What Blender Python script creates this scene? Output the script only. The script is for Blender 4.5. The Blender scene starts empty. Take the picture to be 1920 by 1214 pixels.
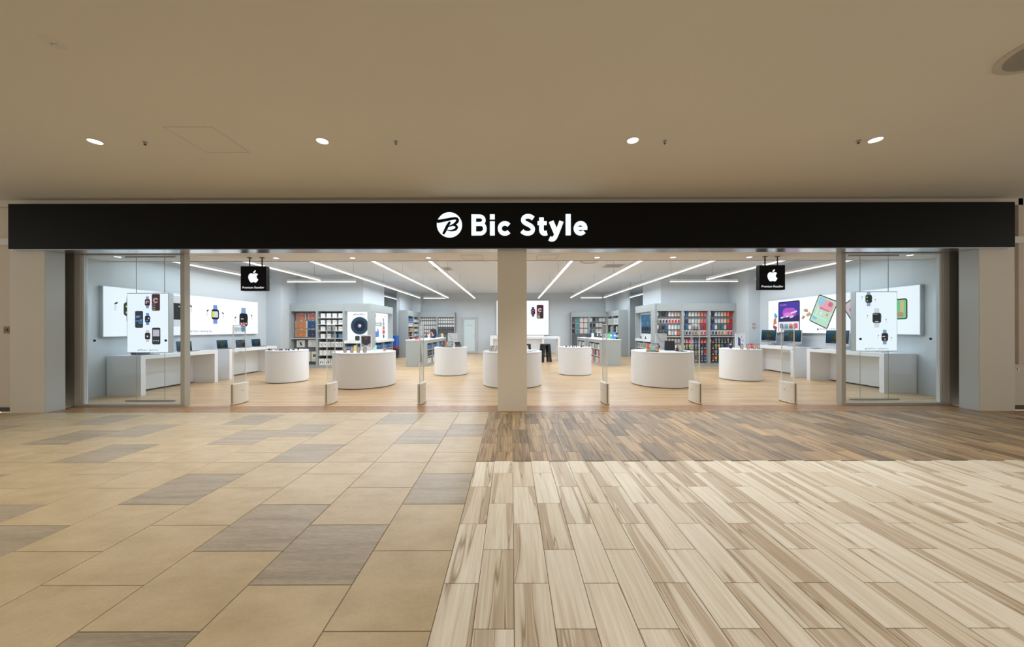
import bpy, math, random
from mathutils import Vector, Matrix
random.seed(7)
SC = bpy.context.scene
COL = SC.collection
PI = math.pi

# ------------------------------------------------------------------ camera, world, exposure
cam_d = bpy.data.cameras.new('camera')
cam = bpy.data.objects.new('camera', cam_d)
COL.objects.link(cam)
cam.location = (0, 0, 1.4)
cam.rotation_euler = (PI / 2, 0.0021, 0)
cam_d.sensor_width = 36
cam_d.lens = 12.0
cam_d.shift_x = 1 / 1920
cam_d.shift_y = 10 / 1920
cam_d.clip_start = 0.05
SC.camera = cam

world = bpy.data.worlds.new('world')
SC.world = world
world.use_nodes = True
bg = world.node_tree.nodes['Background']
bg.inputs[0].default_value = (1.0, 0.935, 0.83, 1)
bg.inputs[1].default_value = 0.85

SC.view_settings.view_transform = 'Standard'
SC.view_settings.look = 'None'
SC.view_settings.gamma = 1
SC.view_settings.use_curve_mapping = False
SC.view_settings.exposure = 0.0
SC.cycles.max_bounces = 7
SC.cycles.diffuse_bounces = 4
SC.cycles.glossy_bounces = 3
SC.cycles.transparent_max_bounces = 12
SC.cycles.caustics_reflective = False
SC.cycles.caustics_refractive = False

COOL = (0.84, 0.93, 1.0)
WARM = (1.0, 0.895, 0.745)
TUBE_W = 10.0        # watts per metre of tube
DOWN_W = 26.0
MALL_W = 250.0


def area_light(name, loc, sx, sy, power, color, spread=PI, rot=(0, 0, 0), parent=None):
    d = bpy.data.lights.new(name, 'AREA')
    d.shape = 'RECTANGLE'
    d.size, d.size_y = sx, sy
    d.energy = power
    d.color = color
    d.spread = spread
    o = bpy.data.objects.new(name, d)
    o.location = loc
    o.rotation_euler = rot
    COL.objects.link(o)
    if parent:
        o.parent = parent
    return o


def spot_light(name, loc, power, color, angle, blend, parent=None, radius=0.04):
    d = bpy.data.lights.new(name, 'SPOT')
    d.energy = power
    d.color = color
    d.spot_size = angle
    d.spot_blend = blend
    d.shadow_soft_size = radius
    o = bpy.data.objects.new(name, d)
    o.location = loc
    COL.objects.link(o)
    if parent:
        o.parent = parent
    return o


# ------------------------------------------------------------------ materials
MATS = {}


def mat(color, rough=0.5, metal=0.0, spec=0.5, coat=0.0):
    key = ('p', tuple(round(c, 3) for c in color), rough, metal, spec, coat)
    if key in MATS:
        return MATS[key]
    m = bpy.data.materials.new('surface_%d' % len(MATS))
    m.use_nodes = True
    b = m.node_tree.nodes['Principled BSDF']
    b.inputs['Base Color'].default_value = (*color, 1)
    b.inputs['Roughness'].default_value = rough
    b.inputs['Metallic'].default_value = metal
    b.inputs['Specular IOR Level'].default_value = spec
    b.inputs['Coat Weight'].default_value = coat
    MATS[key] = m
    return m


def emit(color, s=1.0, big=False):
    """light-giving surface (lamp, screen, backlit print)"""
    key = ('e', tuple(round(c, 3) for c in color), s)
    if key in MATS:
        return MATS[key]
    m = bpy.data.materials.new('glow_%d' % len(MATS))
    m.use_nodes = True
    b = m.node_tree.nodes['Principled BSDF']
    b.inputs['Base Color'].default_value = (0.01, 0.01, 0.01, 1)
    b.inputs['Specular IOR Level'].default_value = 0.1
    b.inputs['Roughness'].default_value = 0.5
    b.inputs['Emission Color'].default_value = (*color, 1)
    b.inputs['Emission Strength'].default_value = s
    if not big:
        m.cycles.emission_sampling = 'NONE'
    MATS[key] = m
    return m


def painted(color, rough=0.6, var=0.04, scale=3.0, bump=0.0):
    """matt paint / laminate with faint mottling"""
    key = ('w', color, rough, var, scale, bump)
    if key in MATS:
        return MATS[key]
    m = bpy.data.materials.new('paint_%d' % len(MATS))
    m.use_nodes = True
    nt = m.node_tree
    b = nt.nodes['Principled BSDF']
    b.inputs['Roughness'].default_value = rough
    tc = nt.nodes.new('ShaderNodeTexCoord')
    n = nt.nodes.new('ShaderNodeTexNoise')
    n.inputs['Scale'].default_value = scale
    n.inputs['Detail'].default_value = 4
    r = nt.nodes.new('ShaderNodeValToRGB')
    r.color_ramp.elements[0].position = 0.3
    r.color_ramp.elements[1].position = 0.7
    r.color_ramp.elements[0].color = (*[c * (1 - var) for c in color], 1)
    r.color_ramp.elements[1].color = (*[min(1, c * (1 + var)) for c in color], 1)
    nt.links.new(tc.outputs['Object'], n.inputs['Vector'])
    nt.links.new(n.outputs['Fac'], r.inputs['Fac'])
    nt.links.new(r.outputs['Color'], b.inputs['Base Color'])
    if bump:
        n2 = nt.nodes.new('ShaderNodeTexNoise')
        n2.inputs['Scale'].default_value = 180
        bp = nt.nodes.new('ShaderNodeBump')
        bp.inputs['Strength'].default_value = bump
        bp.inputs['Distance'].default_value = 0.002
        nt.links.new(tc.outputs['Object'], n2.inputs['Vector'])
        nt.links.new(n2.outputs['Fac'], bp.inputs['Height'])
        nt.links.new(bp.outputs['Normal'], b.inputs['Normal'])
    MATS[key] = m
    return m


def glass(tint=(0.93, 0.98, 1.0), refl=0.07, rough=0.0):
    key = ('g', tint, refl, rough)
    if key in MATS:
        return MATS[key]
    m = bpy.data.materials.new('glass_%d' % len(MATS))
    m.use_nodes = True
    nt = m.node_tree
    out = nt.nodes['Material Output']
    nt.nodes.remove(nt.nodes['Principled BSDF'])
    t = nt.nodes.new('ShaderNodeBsdfTransparent')
    t.inputs[0].default_value = (*tint, 1)
    g = nt.nodes.new('ShaderNodeBsdfGlossy')
    g.inputs['Roughness'].default_value = rough
    f = nt.nodes.new('ShaderNodeLayerWeight')
    pw_ = nt.nodes.new('ShaderNodeMath')
    pw_.operation = 'POWER'
    pw_.inputs[1].default_value = 4.0
    nt.links.new(f.outputs['Facing'], pw_.inputs[0])
    mu = nt.nodes.new('ShaderNodeMath')
    mu.operation = 'MULTIPLY_ADD'
    mu.inputs[1].default_value = 0.6
    mu.inputs[2].default_value = refl
    mu.use_clamp = True
    mx = nt.nodes.new('ShaderNodeMixShader')
    nt.links.new(pw_.outputs[0], mu.inputs[0])
    nt.links.new(mu.outputs[0], mx.inputs[0])
    nt.links.new(t.outputs[0], mx.inputs[1])
    nt.links.new(g.outputs[0], mx.inputs[2])
    nt.links.new(mx.outputs[0], out.inputs[0])
    MATS[key] = m
    return m


def node_mat(name, rough):
    m = bpy.data.materials.new(name)
    m.use_nodes = True
    nt = m.node_tree
    b = nt.nodes['Principled BSDF']
    b.inputs['Roughness'].default_value = rough
    return m, nt, b


def N(nt, kind, **kw):
    n = nt.nodes.new(kind)
    for k, v in kw.items():
        setattr(n, k, v)
    return n


def ramp(nt, stops):
    r = nt.nodes.new('ShaderNodeValToRGB')
    e = r.color_ramp.elements
    e[0].position, e[0].color = stops[0][0], (*stops[0][1], 1)
    e[1].position, e[1].color = stops[-1][0], (*stops[-1][1], 1)
    for p, c in stops[1:-1]:
        k = e.new(p)
        k.color = (*c, 1)
    return r


def random_coords(nt, sx, sy, sz=1.0, amount=60.0):
    """object coordinates, shifted for each piece by its own random number, then stretched"""
    tc = N(nt, 'ShaderNodeTexCoord')
    oi = N(nt, 'ShaderNodeObjectInfo')
    cx = N(nt, 'ShaderNodeVectorMath', operation='SCALE')
    cx.inputs[0].default_value = (1.0, 1.7, 0.9)
    mu = N(nt, 'ShaderNodeMath', operation='MULTIPLY')
    mu.inputs[1].default_value = amount
    nt.links.new(oi.outputs['Random'], mu.inputs[0])
    nt.links.new(mu.outputs[0], cx.inputs['Scale'])
    ad = N(nt, 'ShaderNodeVectorMath', operation='ADD')
    nt.links.new(tc.outputs['Object'], ad.inputs[0])
    nt.links.new(cx.outputs[0], ad.inputs[1])
    ml = N(nt, 'ShaderNodeVectorMath', operation='MULTIPLY')
    ml.inputs[1].default_value = (sx, sy, sz)
    nt.links.new(ad.outputs[0], ml.inputs[0])
    return ml.outputs[0], ad.outputs[0], oi.outputs['Random']


def stretched(nt, vec, s):
    ml = N(nt, 'ShaderNodeVectorMath', operation='MULTIPLY')
    ml.inputs[1].default_value = s
    nt.links.new(vec, ml.inputs[0])
    return ml.outputs[0]


def plank_material(name, stops, grain, tint, rough, streak=0.5):
    m, nt, b = node_mat(name, rough)
    v, raw, rnd = random_coords(nt, 6.0, 0.30)
    n1 = N(nt, 'ShaderNodeTexNoise')
    n1.inputs['Scale'].default_value = 1.5
    n1.inputs['Detail'].default_value = 2.0
    n1.inputs['Distortion'].default_value = 0.15
    nt.links.new(v, n1.inputs['Vector'])
    r1 = ramp(nt, stops)
    nt.links.new(n1.outputs['Fac'], r1.inputs['Fac'])
    n2 = N(nt, 'ShaderNodeTexNoise')
    n2.inputs['Scale'].default_value = 1.0
    n2.inputs['Detail'].default_value = 5
    n2.inputs['Distortion'].default_value = 0.6
    nt.links.new(stretched(nt, raw, (70, 2.2, 1)), n2.inputs['Vector'])
    r2 = ramp(nt, [(0.28, grain[0]), (0.62, grain[1])])
    nt.links.new(n2.outputs['Fac'], r2.inputs['Fac'])
    mx = N(nt, 'ShaderNodeMix', data_type='RGBA', blend_type='MULTIPLY')
    mx.inputs[0].default_value = streak
    nt.links.new(r1.outputs['Color'], mx.inputs[6])
    nt.links.new(r2.outputs['Color'], mx.inputs[7])
    r3 = ramp(nt, tint)
    nt.links.new(rnd, r3.inputs['Fac'])
    mx2 = N(nt, 'ShaderNodeMix', data_type='RGBA', blend_type='MULTIPLY')
    mx2.inputs[0].default_value = 1.0
    nt.links.new(mx.outputs[2], mx2.inputs[6])
    nt.links.new(r3.outputs['Color'], mx2.inputs[7])
    nt.links.new(mx2.outputs[2], b.inputs['Base Color'])
    bp = N(nt, 'ShaderNodeBump')
    bp.inputs['Strength'].default_value = 0.06
    bp.inputs['Distance'].default_value = 0.002
    nt.links.new(n2.outputs['Fac'], bp.inputs['Height'])
    nt.links.new(bp.outputs['Normal'], b.inputs['Normal'])
    return m


M_CREAM = plank_material('cream_wood_tile',
                         [(0.0, (0.86, 0.835, 0.775)), (0.50, (0.84, 0.81, 0.745)), (0.54, (0.74, 0.685, 0.595)), (0.558, (0.38, 0.29, 0.20)), (0.572, (0.80, 0.76, 0.685)), (0.585, (0.58, 0.50, 0.40)),
                          (0.68, (0.64, 0.565, 0.465)), (0.70, (0.48, 0.39, 0.29)), (0.73, (0.76, 0.69, 0.585)), (1.0, (0.80, 0.745, 0.645))],
                         [(0.74, 0.69, 0.61), (1, 1, 1)], [(0.0, (0.84, 0.79, 0.72)), (0.35, (1, 1, 1)), (0.75, (1, 1, 1)), (1.0, (0.90, 0.88, 0.84))], 0.40, 0.75)
M_BROWN = plank_material('brown_wood_tile',
                         [(0.0, (0.56, 0.42, 0.26)), (0.46, (0.50, 0.365, 0.22)), (0.505, (0.20, 0.145, 0.095)), (0.53, (0.42, 0.305, 0.185)),
                          (0.60, (0.34, 0.25, 0.16)), (0.64, (0.20, 0.15, 0.10)), (0.68, (0.46, 0.335, 0.205)), (1.0, (0.52, 0.385, 0.24))],
                         [(0.45, 0.42, 0.38), (1, 1, 1)], [(0.0, (0.50, 0.50, 0.52)), (0.2, (0.72, 0.71, 0.70)), (0.45, (0.97, 0.96, 0.95)), (0.85, (1.0, 0.98, 0.95)), (1.0, (1.2, 1.12, 1.0))], 0.42, 0.8)


def tile_material(name, base, dark, light, streaky):
    m, nt, b = node_mat(name, 0.36)
    v, raw, rnd = random_coords(nt, 1.0, 1.0)
    n1 = N(nt, 'ShaderNodeTexNoise')
    n1.inputs['Scale'].default_value = 4.5
    n1.inputs['Detail'].default_value = 6
    n1.inputs['Roughness'].default_value = 0.62
    nt.links.new(stretched(nt, raw, (0.35, 3.0, 1) if streaky else (0.8, 1.5, 1)), n1.inputs['Vector'])
    r1 = ramp(nt, [(0.30, dark), (0.5, base), (0.72, light)])
    nt.links.new(n1.outputs['Fac'], r1.inputs['Fac'])
    n2 = N(nt, 'ShaderNodeTexNoise')
    n2.inputs['Scale'].default_value = 60
    n2.inputs['Detail'].default_value = 3
    nt.links.new(stretched(nt, raw, (0.3, 2.5, 1) if streaky else (1, 1, 1)), n2.inputs['Vector'])
    r2 = ramp(nt, [(0.3, (0.72, 0.70, 0.67) if streaky else (0.9, 0.89, 0.87)), (0.7, (1, 1, 1))])
    nt.links.new(n2.outputs['Fac'], r2.inputs['Fac'])
    mx = N(nt, 'ShaderNodeMix', data_type='RGBA', blend_type='MULTIPLY')
    mx.inputs[0].default_value = 0.8
    nt.links.new(r1.outputs['Color'], mx.inputs[6])
    nt.links.new(r2.outputs['Color'], mx.inputs[7])
    r3 = ramp(nt, [(0.0, (0.94, 0.93, 0.91)), (1.0, (1.03, 1.02, 1.0))])
    nt.links.new(rnd, r3.inputs['Fac'])
    mx2 = N(nt, 'ShaderNodeMix', data_type='RGBA', blend_type='MULTIPLY')
    mx2.inputs[0].default_value = 1.0
    nt.links.new(mx.outputs[2], mx2.inputs[6])
    nt.links.new(r3.outputs['Color'], mx2.inputs[7])
    nt.links.new(mx2.outputs[2], b.inputs['Base Color'])
    return m


M_TILE = tile_material('beige_tile', (0.54, 0.445, 0.30), (0.47, 0.38, 0.245), (0.60, 0.505, 0.355), False)
M_GREYTILE = tile_material('grey_tile', (0.425, 0.37, 0.295), (0.32, 0.28, 0.22), (0.50, 0.44, 0.355), True)


def shop_floor_material():
    m, nt, b = node_mat('oak_floor', 0.32)
    tc = N(nt, 'ShaderNodeTexCoord')
    br = N(nt, 'ShaderNodeTexBrick')
    br.inputs['Color1'].default_value = (0.57, 0.37, 0.195, 1)
    br.inputs['Color2'].default_value = (0.71, 0.505, 0.30, 1)
    br.inputs['Mortar'].default_value = (0.42, 0.27, 0.15, 1)
    br.inputs['Scale'].default_value = 1.0
    br.inputs['Mortar Size'].default_value = 0.0016
    br.inputs['Bias'].default_value = 0.1
    br.inputs['Brick Width'].default_value = 1.4
    br.inputs['Row Height'].default_value = 0.10
    br.offset = 0.37
    br.squash = 1.0
    nt.links.new(tc.outputs['Object'], br.inputs['Vector'])
    n2 = N(nt, 'ShaderNodeTexNoise')
    n2.inputs['Scale'].default_value = 1.0
    n2.inputs['Detail'].default_value = 5
    nt.links.new(stretched(nt, tc.outputs['Object'], (1.6, 34, 1)), n2.inputs['Vector'])
    r2 = ramp(nt, [(0.3, (0.72, 0.67, 0.62)), (0.62, (1, 1, 1))])
    nt.links.new(n2.outputs['Fac'], r2.inputs['Fac'])
    mx = N(nt, 'ShaderNodeMix', data_type='RGBA', blend_type='MULTIPLY')
    mx.inputs[0].default_value = 0.8
    nt.links.new(br.outputs['Color'], mx.inputs[6])
    nt.links.new(r2.outputs['Color'], mx.inputs[7])
    nt.links.new(mx.outputs[2], b.inputs['Base Color'])
    return m


M_OAK = shop_floor_material()
M_GROUT = painted((0.16, 0.13, 0.095), 0.8)
M_WALL = painted((0.605, 0.66, 0.70), 0.65, 0.015, 0.8)
M_CEIL = painted((0.695, 0.745, 0.80), 0.75, 0.012, 0.7)
M_MALLCEIL = painted((0.74, 0.705, 0.615), 0.8, 0.015, 0.6)
M_MALLWALL = painted((0.70, 0.62, 0.52), 0.7, 0.015, 0.8)
M_PILLAR = painted((0.74, 0.70, 0.63), 0.6, 0.012, 0.8)
M_SOFFIT = painted((0.79, 0.785, 0.76), 0.7, 0.012, 0.8)
M_RACK = painted((0.365, 0.40, 0.405), 0.5, 0.012, 2.0)
M_RACKBACK = painted((0.13, 0.14, 0.15), 0.6, 0.05, 5.0)
M_SHELF = painted((0.55, 0.58, 0.58), 0.45, 0.012, 2.0)
M_WHITE = painted((0.835, 0.86, 0.90), 0.35, 0.008, 1.0)
M_BLACK = mat((0.003, 0.0028, 0.0026), 0.45, 0, 0.12)
M_ALU = mat((0.60, 0.60, 0.58), 0.35, 0.75)
M_FRAME = painted((0.44, 0.43, 0.40), 0.4, 0.01, 1.0)
M_DARKREVEAL = painted((0.23, 0.215, 0.19), 0.6, 0.02, 1.0)
M_STEEL = mat((0.45, 0.45, 0.44), 0.3, 0.9)
M_GLASS = glass((0.915, 0.96, 0.978), 0.016)
M_ACRYL = glass((0.95, 0.975, 0.98), 0.07)
M_BOX = mat((0.82, 0.82, 0.82), 0.45)
M_BEIGEPL = painted((0.80, 0.785, 0.735), 0.45, 0.01, 3.0)
M_TUBEGLOW = emit((0.93, 0.97, 1.0), 2.4)
M_LIGHTBOX = emit((0.93, 0.97, 1.0), 1.05, True)
M_LOGO = emit((0.88, 0.955, 1.0), 1.1, True)


# ------------------------------------------------------------------ mesh builder
class MB:
    def __init__(s):
        s.v, s.f, s.m, s.mats = [], [], [], []

    def mi(s, material):
        if material not in s.mats:
            s.mats.append(material)
        return s.mats.index(material)

    def add(s, verts, faces, material):
        k = len(s.v)
        i = s.mi(material)
        s.v += [tuple(p) for p in verts]
        s.f += [tuple(k + a for a in f) for f in faces]
        s.m += [i] * len(faces)
        return s

    def box(s, x0, x1, y0, y1, z0, z1, material):
        v = [(x0, y0, z0), (x1, y0, z0), (x1, y1, z0), (x0, y1, z0), (x0, y0, z1), (x1, y0, z1), (x1, y1, z1), (x0, y1, z1)]
        f = [(3, 2, 1, 0), (4, 5, 6, 7), (0, 1, 5, 4), (1, 2, 6, 5), (2, 3, 7, 6), (3, 0, 4, 7)]
        return s.add(v, f, material)

    def prism(s, poly, y0, y1, material, axis='y', cap=True):
        """polygon given in (a, b): axis y -> (x, z); axis z -> (x, y); axis x -> (y, z); extruded along axis"""
        n = len(poly)
        area = sum(poly[i][0] * poly[(i + 1) % n][1] - poly[(i + 1) % n][0] * poly[i][1] for i in range(n))
        if area < 0:
            poly = poly[::-1]

        def P(a, b, t):
            return {'y': (a, t, b), 'z': (a, b, t), 'x': (t, a, b)}[axis]
        v = [P(a, b, y0) for a, b in poly] + [P(a, b, y1) for a, b in poly]
        flip = axis == 'y'
        faces = []
        if cap:
            faces.append(tuple(range(n)) if flip else tuple(range(n))[::-1])
            faces.append(tuple(range(n, 2 * n))[::-1] if flip else tuple(range(n, 2 * n)))
        for i in range(n):
            j = (i + 1) % n
            q = (i, j, n + j, n + i)
            faces.append(q[::-1] if flip else q)
        return s.add(v, faces, material)

    def lathe(s, prof, cx, cy, seg, material):
        v, f = [], []
        n = len(prof)
        for k in range(seg):
            a = 2 * PI * k / seg
            for r, z in prof:
                v.append((cx + r * math.cos(a), cy + r * math.sin(a), z))
        for k in range(seg):
            j = (k + 1) % seg
            for i in range(n - 1):
                f.append((k * n + i, j * n + i, j * n + i + 1, k * n + i + 1))
        if prof[0][0] > 1e-6:
            f.append(tuple(k * n for k in range(seg))[::-1])
        if prof[-1][0] > 1e-6:
            f.append(tuple(k * n + n - 1 for k in range(seg)))
        return s.add(v, f, material)

    def tube(s, pts, r, material, seg=8):
        pts = [Vector(p) for p in pts]
        v, f = [], []
        for i, p in enumerate(pts):
            a = pts[max(i - 1, 0)]
            b = pts[min(i + 1, len(pts) - 1)]
            d = (b - a).normalized()
            up = Vector((0, 0, 1)) if abs(d.z) < 0.95 else Vector((0, 1, 0))
            x = d.cross(up).normalized()
            y = d.cross(x).normalized()
            for k in range(seg):
                t = 2 * PI * k / seg
                v.append(p + x * math.cos(t) * r + y * math.sin(t) * r)
        for i in range(len(pts) - 1):
            for k in range(seg):
                j = (k + 1) % seg
                f.append((i * seg + k, i * seg + j, (i + 1) * seg + j, (i + 1) * seg + k))
        f.append(tuple(range(seg))[::-1])
        f.append(tuple((len(pts) - 1) * seg + k for k in range(seg)))
        return s.add(v, f, material)

    def mesh(s, name):
        me = bpy.data.meshes.new(name)
        me.from_pydata(s.v, [], s.f)
        for m in s.mats:
            me.materials.append(m)
        me.polygons.foreach_set('material_index', s.m)
        me.update()
        return me

    def build(s, name, parent=None, bevel=0.0, smooth=False, loc=None, rot=None):
        me = s.mesh(name)
        if smooth:
            me.shade_smooth()
            me.set_sharp_from_angle(angle=0.7)
        o = bpy.data.objects.new(name, me)
        COL.objects.link(o)
        if parent:
            o.parent = parent
        if loc:
            o.location = loc
        if rot:
            o.rotation_euler = rot
        if bevel:
            md = o.modifiers.new('bevel', 'BEVEL')
            md.width = bevel
            md.segments = 2
            md.limit_method = 'ANGLE'
        return o


def tag(o, label=None, cat=None, group=None, kind=None):
    if label:
        o['label'] = label
    if cat:
        o['category'] = cat
    if group:
        o['group'] = group
    if kind:
        o['kind'] = kind
    return o


def thing(name, label, cat, loc=(0, 0, 0), rotz=0.0, group=None):
    o = bpy.data.objects.new(name, None)
    COL.objects.link(o)
    o.location = loc
    o.rotation_euler = (0, 0, rotz)
    o.empty_display_size = 0.1
    return tag(o, label, cat, group)


def struct(o, label=None):
    o['kind'] = 'structure'
    if label:
        o['label'] = label
    return o


def instance(me, name, parent=None, loc=(0, 0, 0), rot=(0, 0, 0)):
    o = bpy.data.objects.new(name, me)
    COL.objects.link(o)
    o.location = loc
    o.rotation_euler = rot
    if parent:
        o.parent = parent
    return o


def rrect(cx, cy, w, h, r, seg=4):
    r = min(r, w / 2 - 1e-5, h / 2 - 1e-5)
    pts = []
    for (sx, sy, a0) in ((1, 1, 0), (-1, 1, 90), (-1, -1, 180), (1, -1, 270)):
        for k in range(seg + 1):
            a = math.radians(a0 + 90 * k / seg)
            pts.append((cx + sx * (w / 2 - r) + r * math.cos(a), cy + sy * (h / 2 - r) + r * math.sin(a)))
    return pts


def circle(cx, cy, r, seg=24, ry=None):
    ry = ry or r
    return [(cx + r * math.cos(2 * PI * k / seg), cy + ry * math.sin(2 * PI * k / seg)) for k in range(seg)]


def rot2(poly, a, c):
    ca, sa = math.cos(a), math.sin(a)
    return [(c[0] + (x - c[0]) * ca - (y - c[1]) * sa, c[1] + (x - c[0]) * sa + (y - c[1]) * ca) for x, y in poly]


def smooth_path(pts, n=6):
    out = []
    P = [pts[0]] + list(pts) + [pts[-1]]
    for i in range(1, len(P) - 2):
        p0, p1, p2, p3 = P[i - 1], P[i], P[i + 1], P[i + 2]
        for k in range(n):
            t = k / n
            q = []
            for c in (0, 1):
                q.append(0.5 * ((2 * p1[c]) + (-p0[c] + p2[c]) * t + (2 * p0[c] - 5 * p1[c] + 4 * p2[c] - p3[c]) * t * t
                                + (-p0[c] + 3 * p1[c] - 3 * p2[c] + p3[c]) * t ** 3))
            out.append(tuple(q))
    out.append(tuple(pts[-1]))
    return out


def ribbon_quads(path, widths):
    n = len(path)
    if not isinstance(widths, (list, tuple)):
        widths = [widths] * n
    elif len(widths) != n:
        w = []
        for i in range(n):
            t = i / (n - 1) * (len(widths) - 1)
            k = min(int(t), len(widths) - 2)
            w.append(widths[k] + (widths[k + 1] - widths[k]) * (t - k))
        widths = w
    L, R = [], []
    for i in range(n):
        a, b = path[max(i - 1, 0)], path[min(i + 1, n - 1)]
        dx, dy = b[0] - a[0], b[1] - a[1]
        l = math.hypot(dx, dy) or 1
        nx, ny = -dy / l, dx / l
        w = widths[i] / 2
        L.append((path[i][0] + nx * w, path[i][1] + ny * w))
        R.append((path[i][0] - nx * w, path[i][1] - ny * w))
    return L + R[::-1]


def svg_path(d):
    """tiny reader for relative M/c/z outlines"""
    import re
    tok = re.findall(r'[A-Za-z]|-?\d*\.?\d+', d)
    polys, cur, p, i, cmd = [], [], (0, 0), 0, ''
    while i < len(tok):
        if tok[i].isalpha():
            cmd = tok[i]
            i += 1
            if cmd in 'zZ':
                polys.append(cur)
                cur = []
                continue
        if cmd == 'M':
            p = (float(tok[i]), float(tok[i + 1]))
            i += 2
            cur = [p]
        elif cmd == 'c':
            c = [float(t) for t in tok[i:i + 6]]
            i += 6
            a = (p[0] + c[0], p[1] + c[1])
            b = (p[0] + c[2], p[1] + c[3])
            e = (p[0] + c[4], p[1] + c[5])
            for k in range(1, 6):
                t = k / 5
                cur.append(tuple((1 - t) ** 3 * p[j] + 3 * (1 - t) ** 2 * t * a[j] + 3 * (1 - t) * t * t * b[j] + t ** 3 * e[j] for j in (0, 1)))
            p = e
    if cur:
        polys.append(cur)
    return polys


FRUIT = svg_path("M12.152 6.896c-.948 0 -2.415 -1.078 -3.96 -1.04 -2.04 .027 -3.91 1.183 -4.961 3.014 -2.117 3.675 -.546 9.103 1.519 12.09 1.013 1.454 2.208 3.09 3.792 3.039 1.52 -.065 2.09 -.987 3.935 -.987 1.831 0 2.35 .987 3.96 .948 1.637 -.026 2.676 -1.48 3.676 -2.948 1.156 -1.688 1.636 -3.325 1.662 -3.415 -.039 -.013 -3.182 -1.221 -3.22 -4.857 -.026 -3.04 2.48 -4.494 2.597 -4.559 -1.429 -2.09 -3.623 -2.324 -4.39 -2.376 -2 -.156 -3.675 1.09 -4.61 1.09z"
                 "M15.53 3.83c.843 -1.012 1.4 -2.427 1.245 -3.83 -1.207 .052 -2.662 .805 -3.532 1.818 -.78 .896 -1.454 2.338 -1.273 3.714 1.338 .104 2.715 -.688 3.559 -1.701z")


def fruit_polys(cx, cy, h):
    s = h / 24.0
    out = []
    for p in FRUIT:
        q = []
        for x, y in p:
            a = (cx + (x - 12) * s, cy + (12 - y) * s)
            if not q or math.hypot(a[0] - q[-1][0], a[1] - q[-1][1]) > 1e-6:
                q.append(a)
        if math.hypot(q[0][0] - q[-1][0], q[0][1] - q[-1][1]) < 1e-5:
            q.pop()
        out.append(q)
    return out


TEXTCACHE = {}


def text_geo(body, bold=0.0):
    """verts, faces and size of a line of text set 1 unit high, from the built-in font"""
    if (body, bold) in TEXTCACHE:
        return TEXTCACHE[(body, bold)]
    cu = bpy.data.curves.new('lettering', 'FONT')
    cu.body = body
    cu.size = 1.0
    cu.resolution_u = 3
    cu.offset = bold
    cu.fill_mode = 'FRONT'
    o = bpy.data.objects.new('lettering', cu)
    COL.objects.link(o)
    dg = bpy.context.evaluated_depsgraph_get()
    me = bpy.data.meshes.new_from_object(o.evaluated_get(dg))
    v = [tuple(p.co) for p in me.vertices]
    f = [tuple(p.vertices) for p in me.polygons]
    bpy.data.objects.remove(o)
    bpy.data.meshes.remove(me)
    bpy.data.curves.remove(cu)
    x0, x1 = min(p[0] for p in v), max(p[0] for p in v)
    y0 = min(p[1] for p in v)
    TEXTCACHE[(body, bold)] = (v, f, x0, x1, y0)
    return TEXTCACHE[(body, bold)]


class Art:
    """flat print on a plane: local (u, v) with the plane's normal at -y of the local frame (u = x, v = z)"""

    def __init__(s, y=0.0):
        s.mb = MB()
        s.y = y
        s.k = 0

    def poly(s, p, material, step=True):
        s.k += 1 if step else 0
        t = s.y - 0.0007 * s.k
        area = sum(p[i][0] * p[(i + 1) % len(p)][1] - p[(i + 1) % len(p)][0] * p[i][1] for i in range(len(p)))
        if area < 0:
            p = p[::-1]
        s.mb.add([(a, t, b) for a, b in p], [tuple(range(len(p)))], material)
        return s

    def ribbon(s, path, w, material, step=True):
        s.k += 1 if step else 0
        t = s.y - 0.0007 * s.k
        q = ribbon_quads(path, w)
        n = len(path)
        v = [(a, t, b) for a, b in q]
        s.mb.add(v, [(i, 2 * n - 1 - i, 2 * n - 2 - i, i + 1) for i in range(n - 1)], material)
        return s

    def rr(s, cx, cy, w, h, r, material, step=True):
        return s.poly(rrect(cx, cy, w, h, r), material, step)

    def text(s, body, u0, u1, v0, material, height=None, bold=0.0):
        v, f, x0, x1, y0 = text_geo(body, bold)
        k = (u1 - u0) / (x1 - x0)
        kh = k if height is None else height
        s.k += 1
        t = s.y - 0.0007 * s.k
        s.mb.add([(u0 + (p[0] - x0) * k, t, v0 + p[1] * kh) for p in v], f, material)
        return s

    def fruit(s, cu, cv, h, material):
        s.k += 1
        for p in fruit_polys(cu, cv, h):
            s.poly(p, material, False)
        return s

    def build(s, name, parent, loc=None):
        return s.mb.build(name, parent, loc=loc)


def E(r, g, b, s=0.9):
    return emit((r, g, b), s)


INK = E(0.006, 0.008, 0.012)
SCREEN = E(0.004, 0.008, 0.012)

# ================================================================== THE SETTING
# ---- public floor: slab plus separate tiles and planks
Z_FAC = 5.75
floor = struct(MB().box(-12, 12, -8, Z_FAC, -0.12, -0.003, M_GROUT).build('floor'), 'public walkway floor of beige tiles and wood-look planks')


def slab_mesh(w, l, material, t=0.012, ch=0.0015):
    mb = MB()
    x, y = w / 2, l / 2
    v = [(-x, -y, -t), (x, -y, -t), (x, y, -t), (-x, y, -t),
         (-x, -y, -ch), (x, -y, -ch), (x, y, -ch), (-x, y, -ch),
         (-x + ch, -y + ch, 0), (x - ch, -y + ch, 0), (x - ch, y - ch, 0), (-x + ch, y - ch, 0)]
    f = [(8, 9, 10, 11)]
    for a in (0, 4):
        for i in range(4):
            j = (i + 1) % 4
            f.append((a + i, a + j, a + 4 + j, a + 4 + i))
    mb.add(v, f, material)
    return mb.mesh('slab')


SLABS = {}


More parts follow.
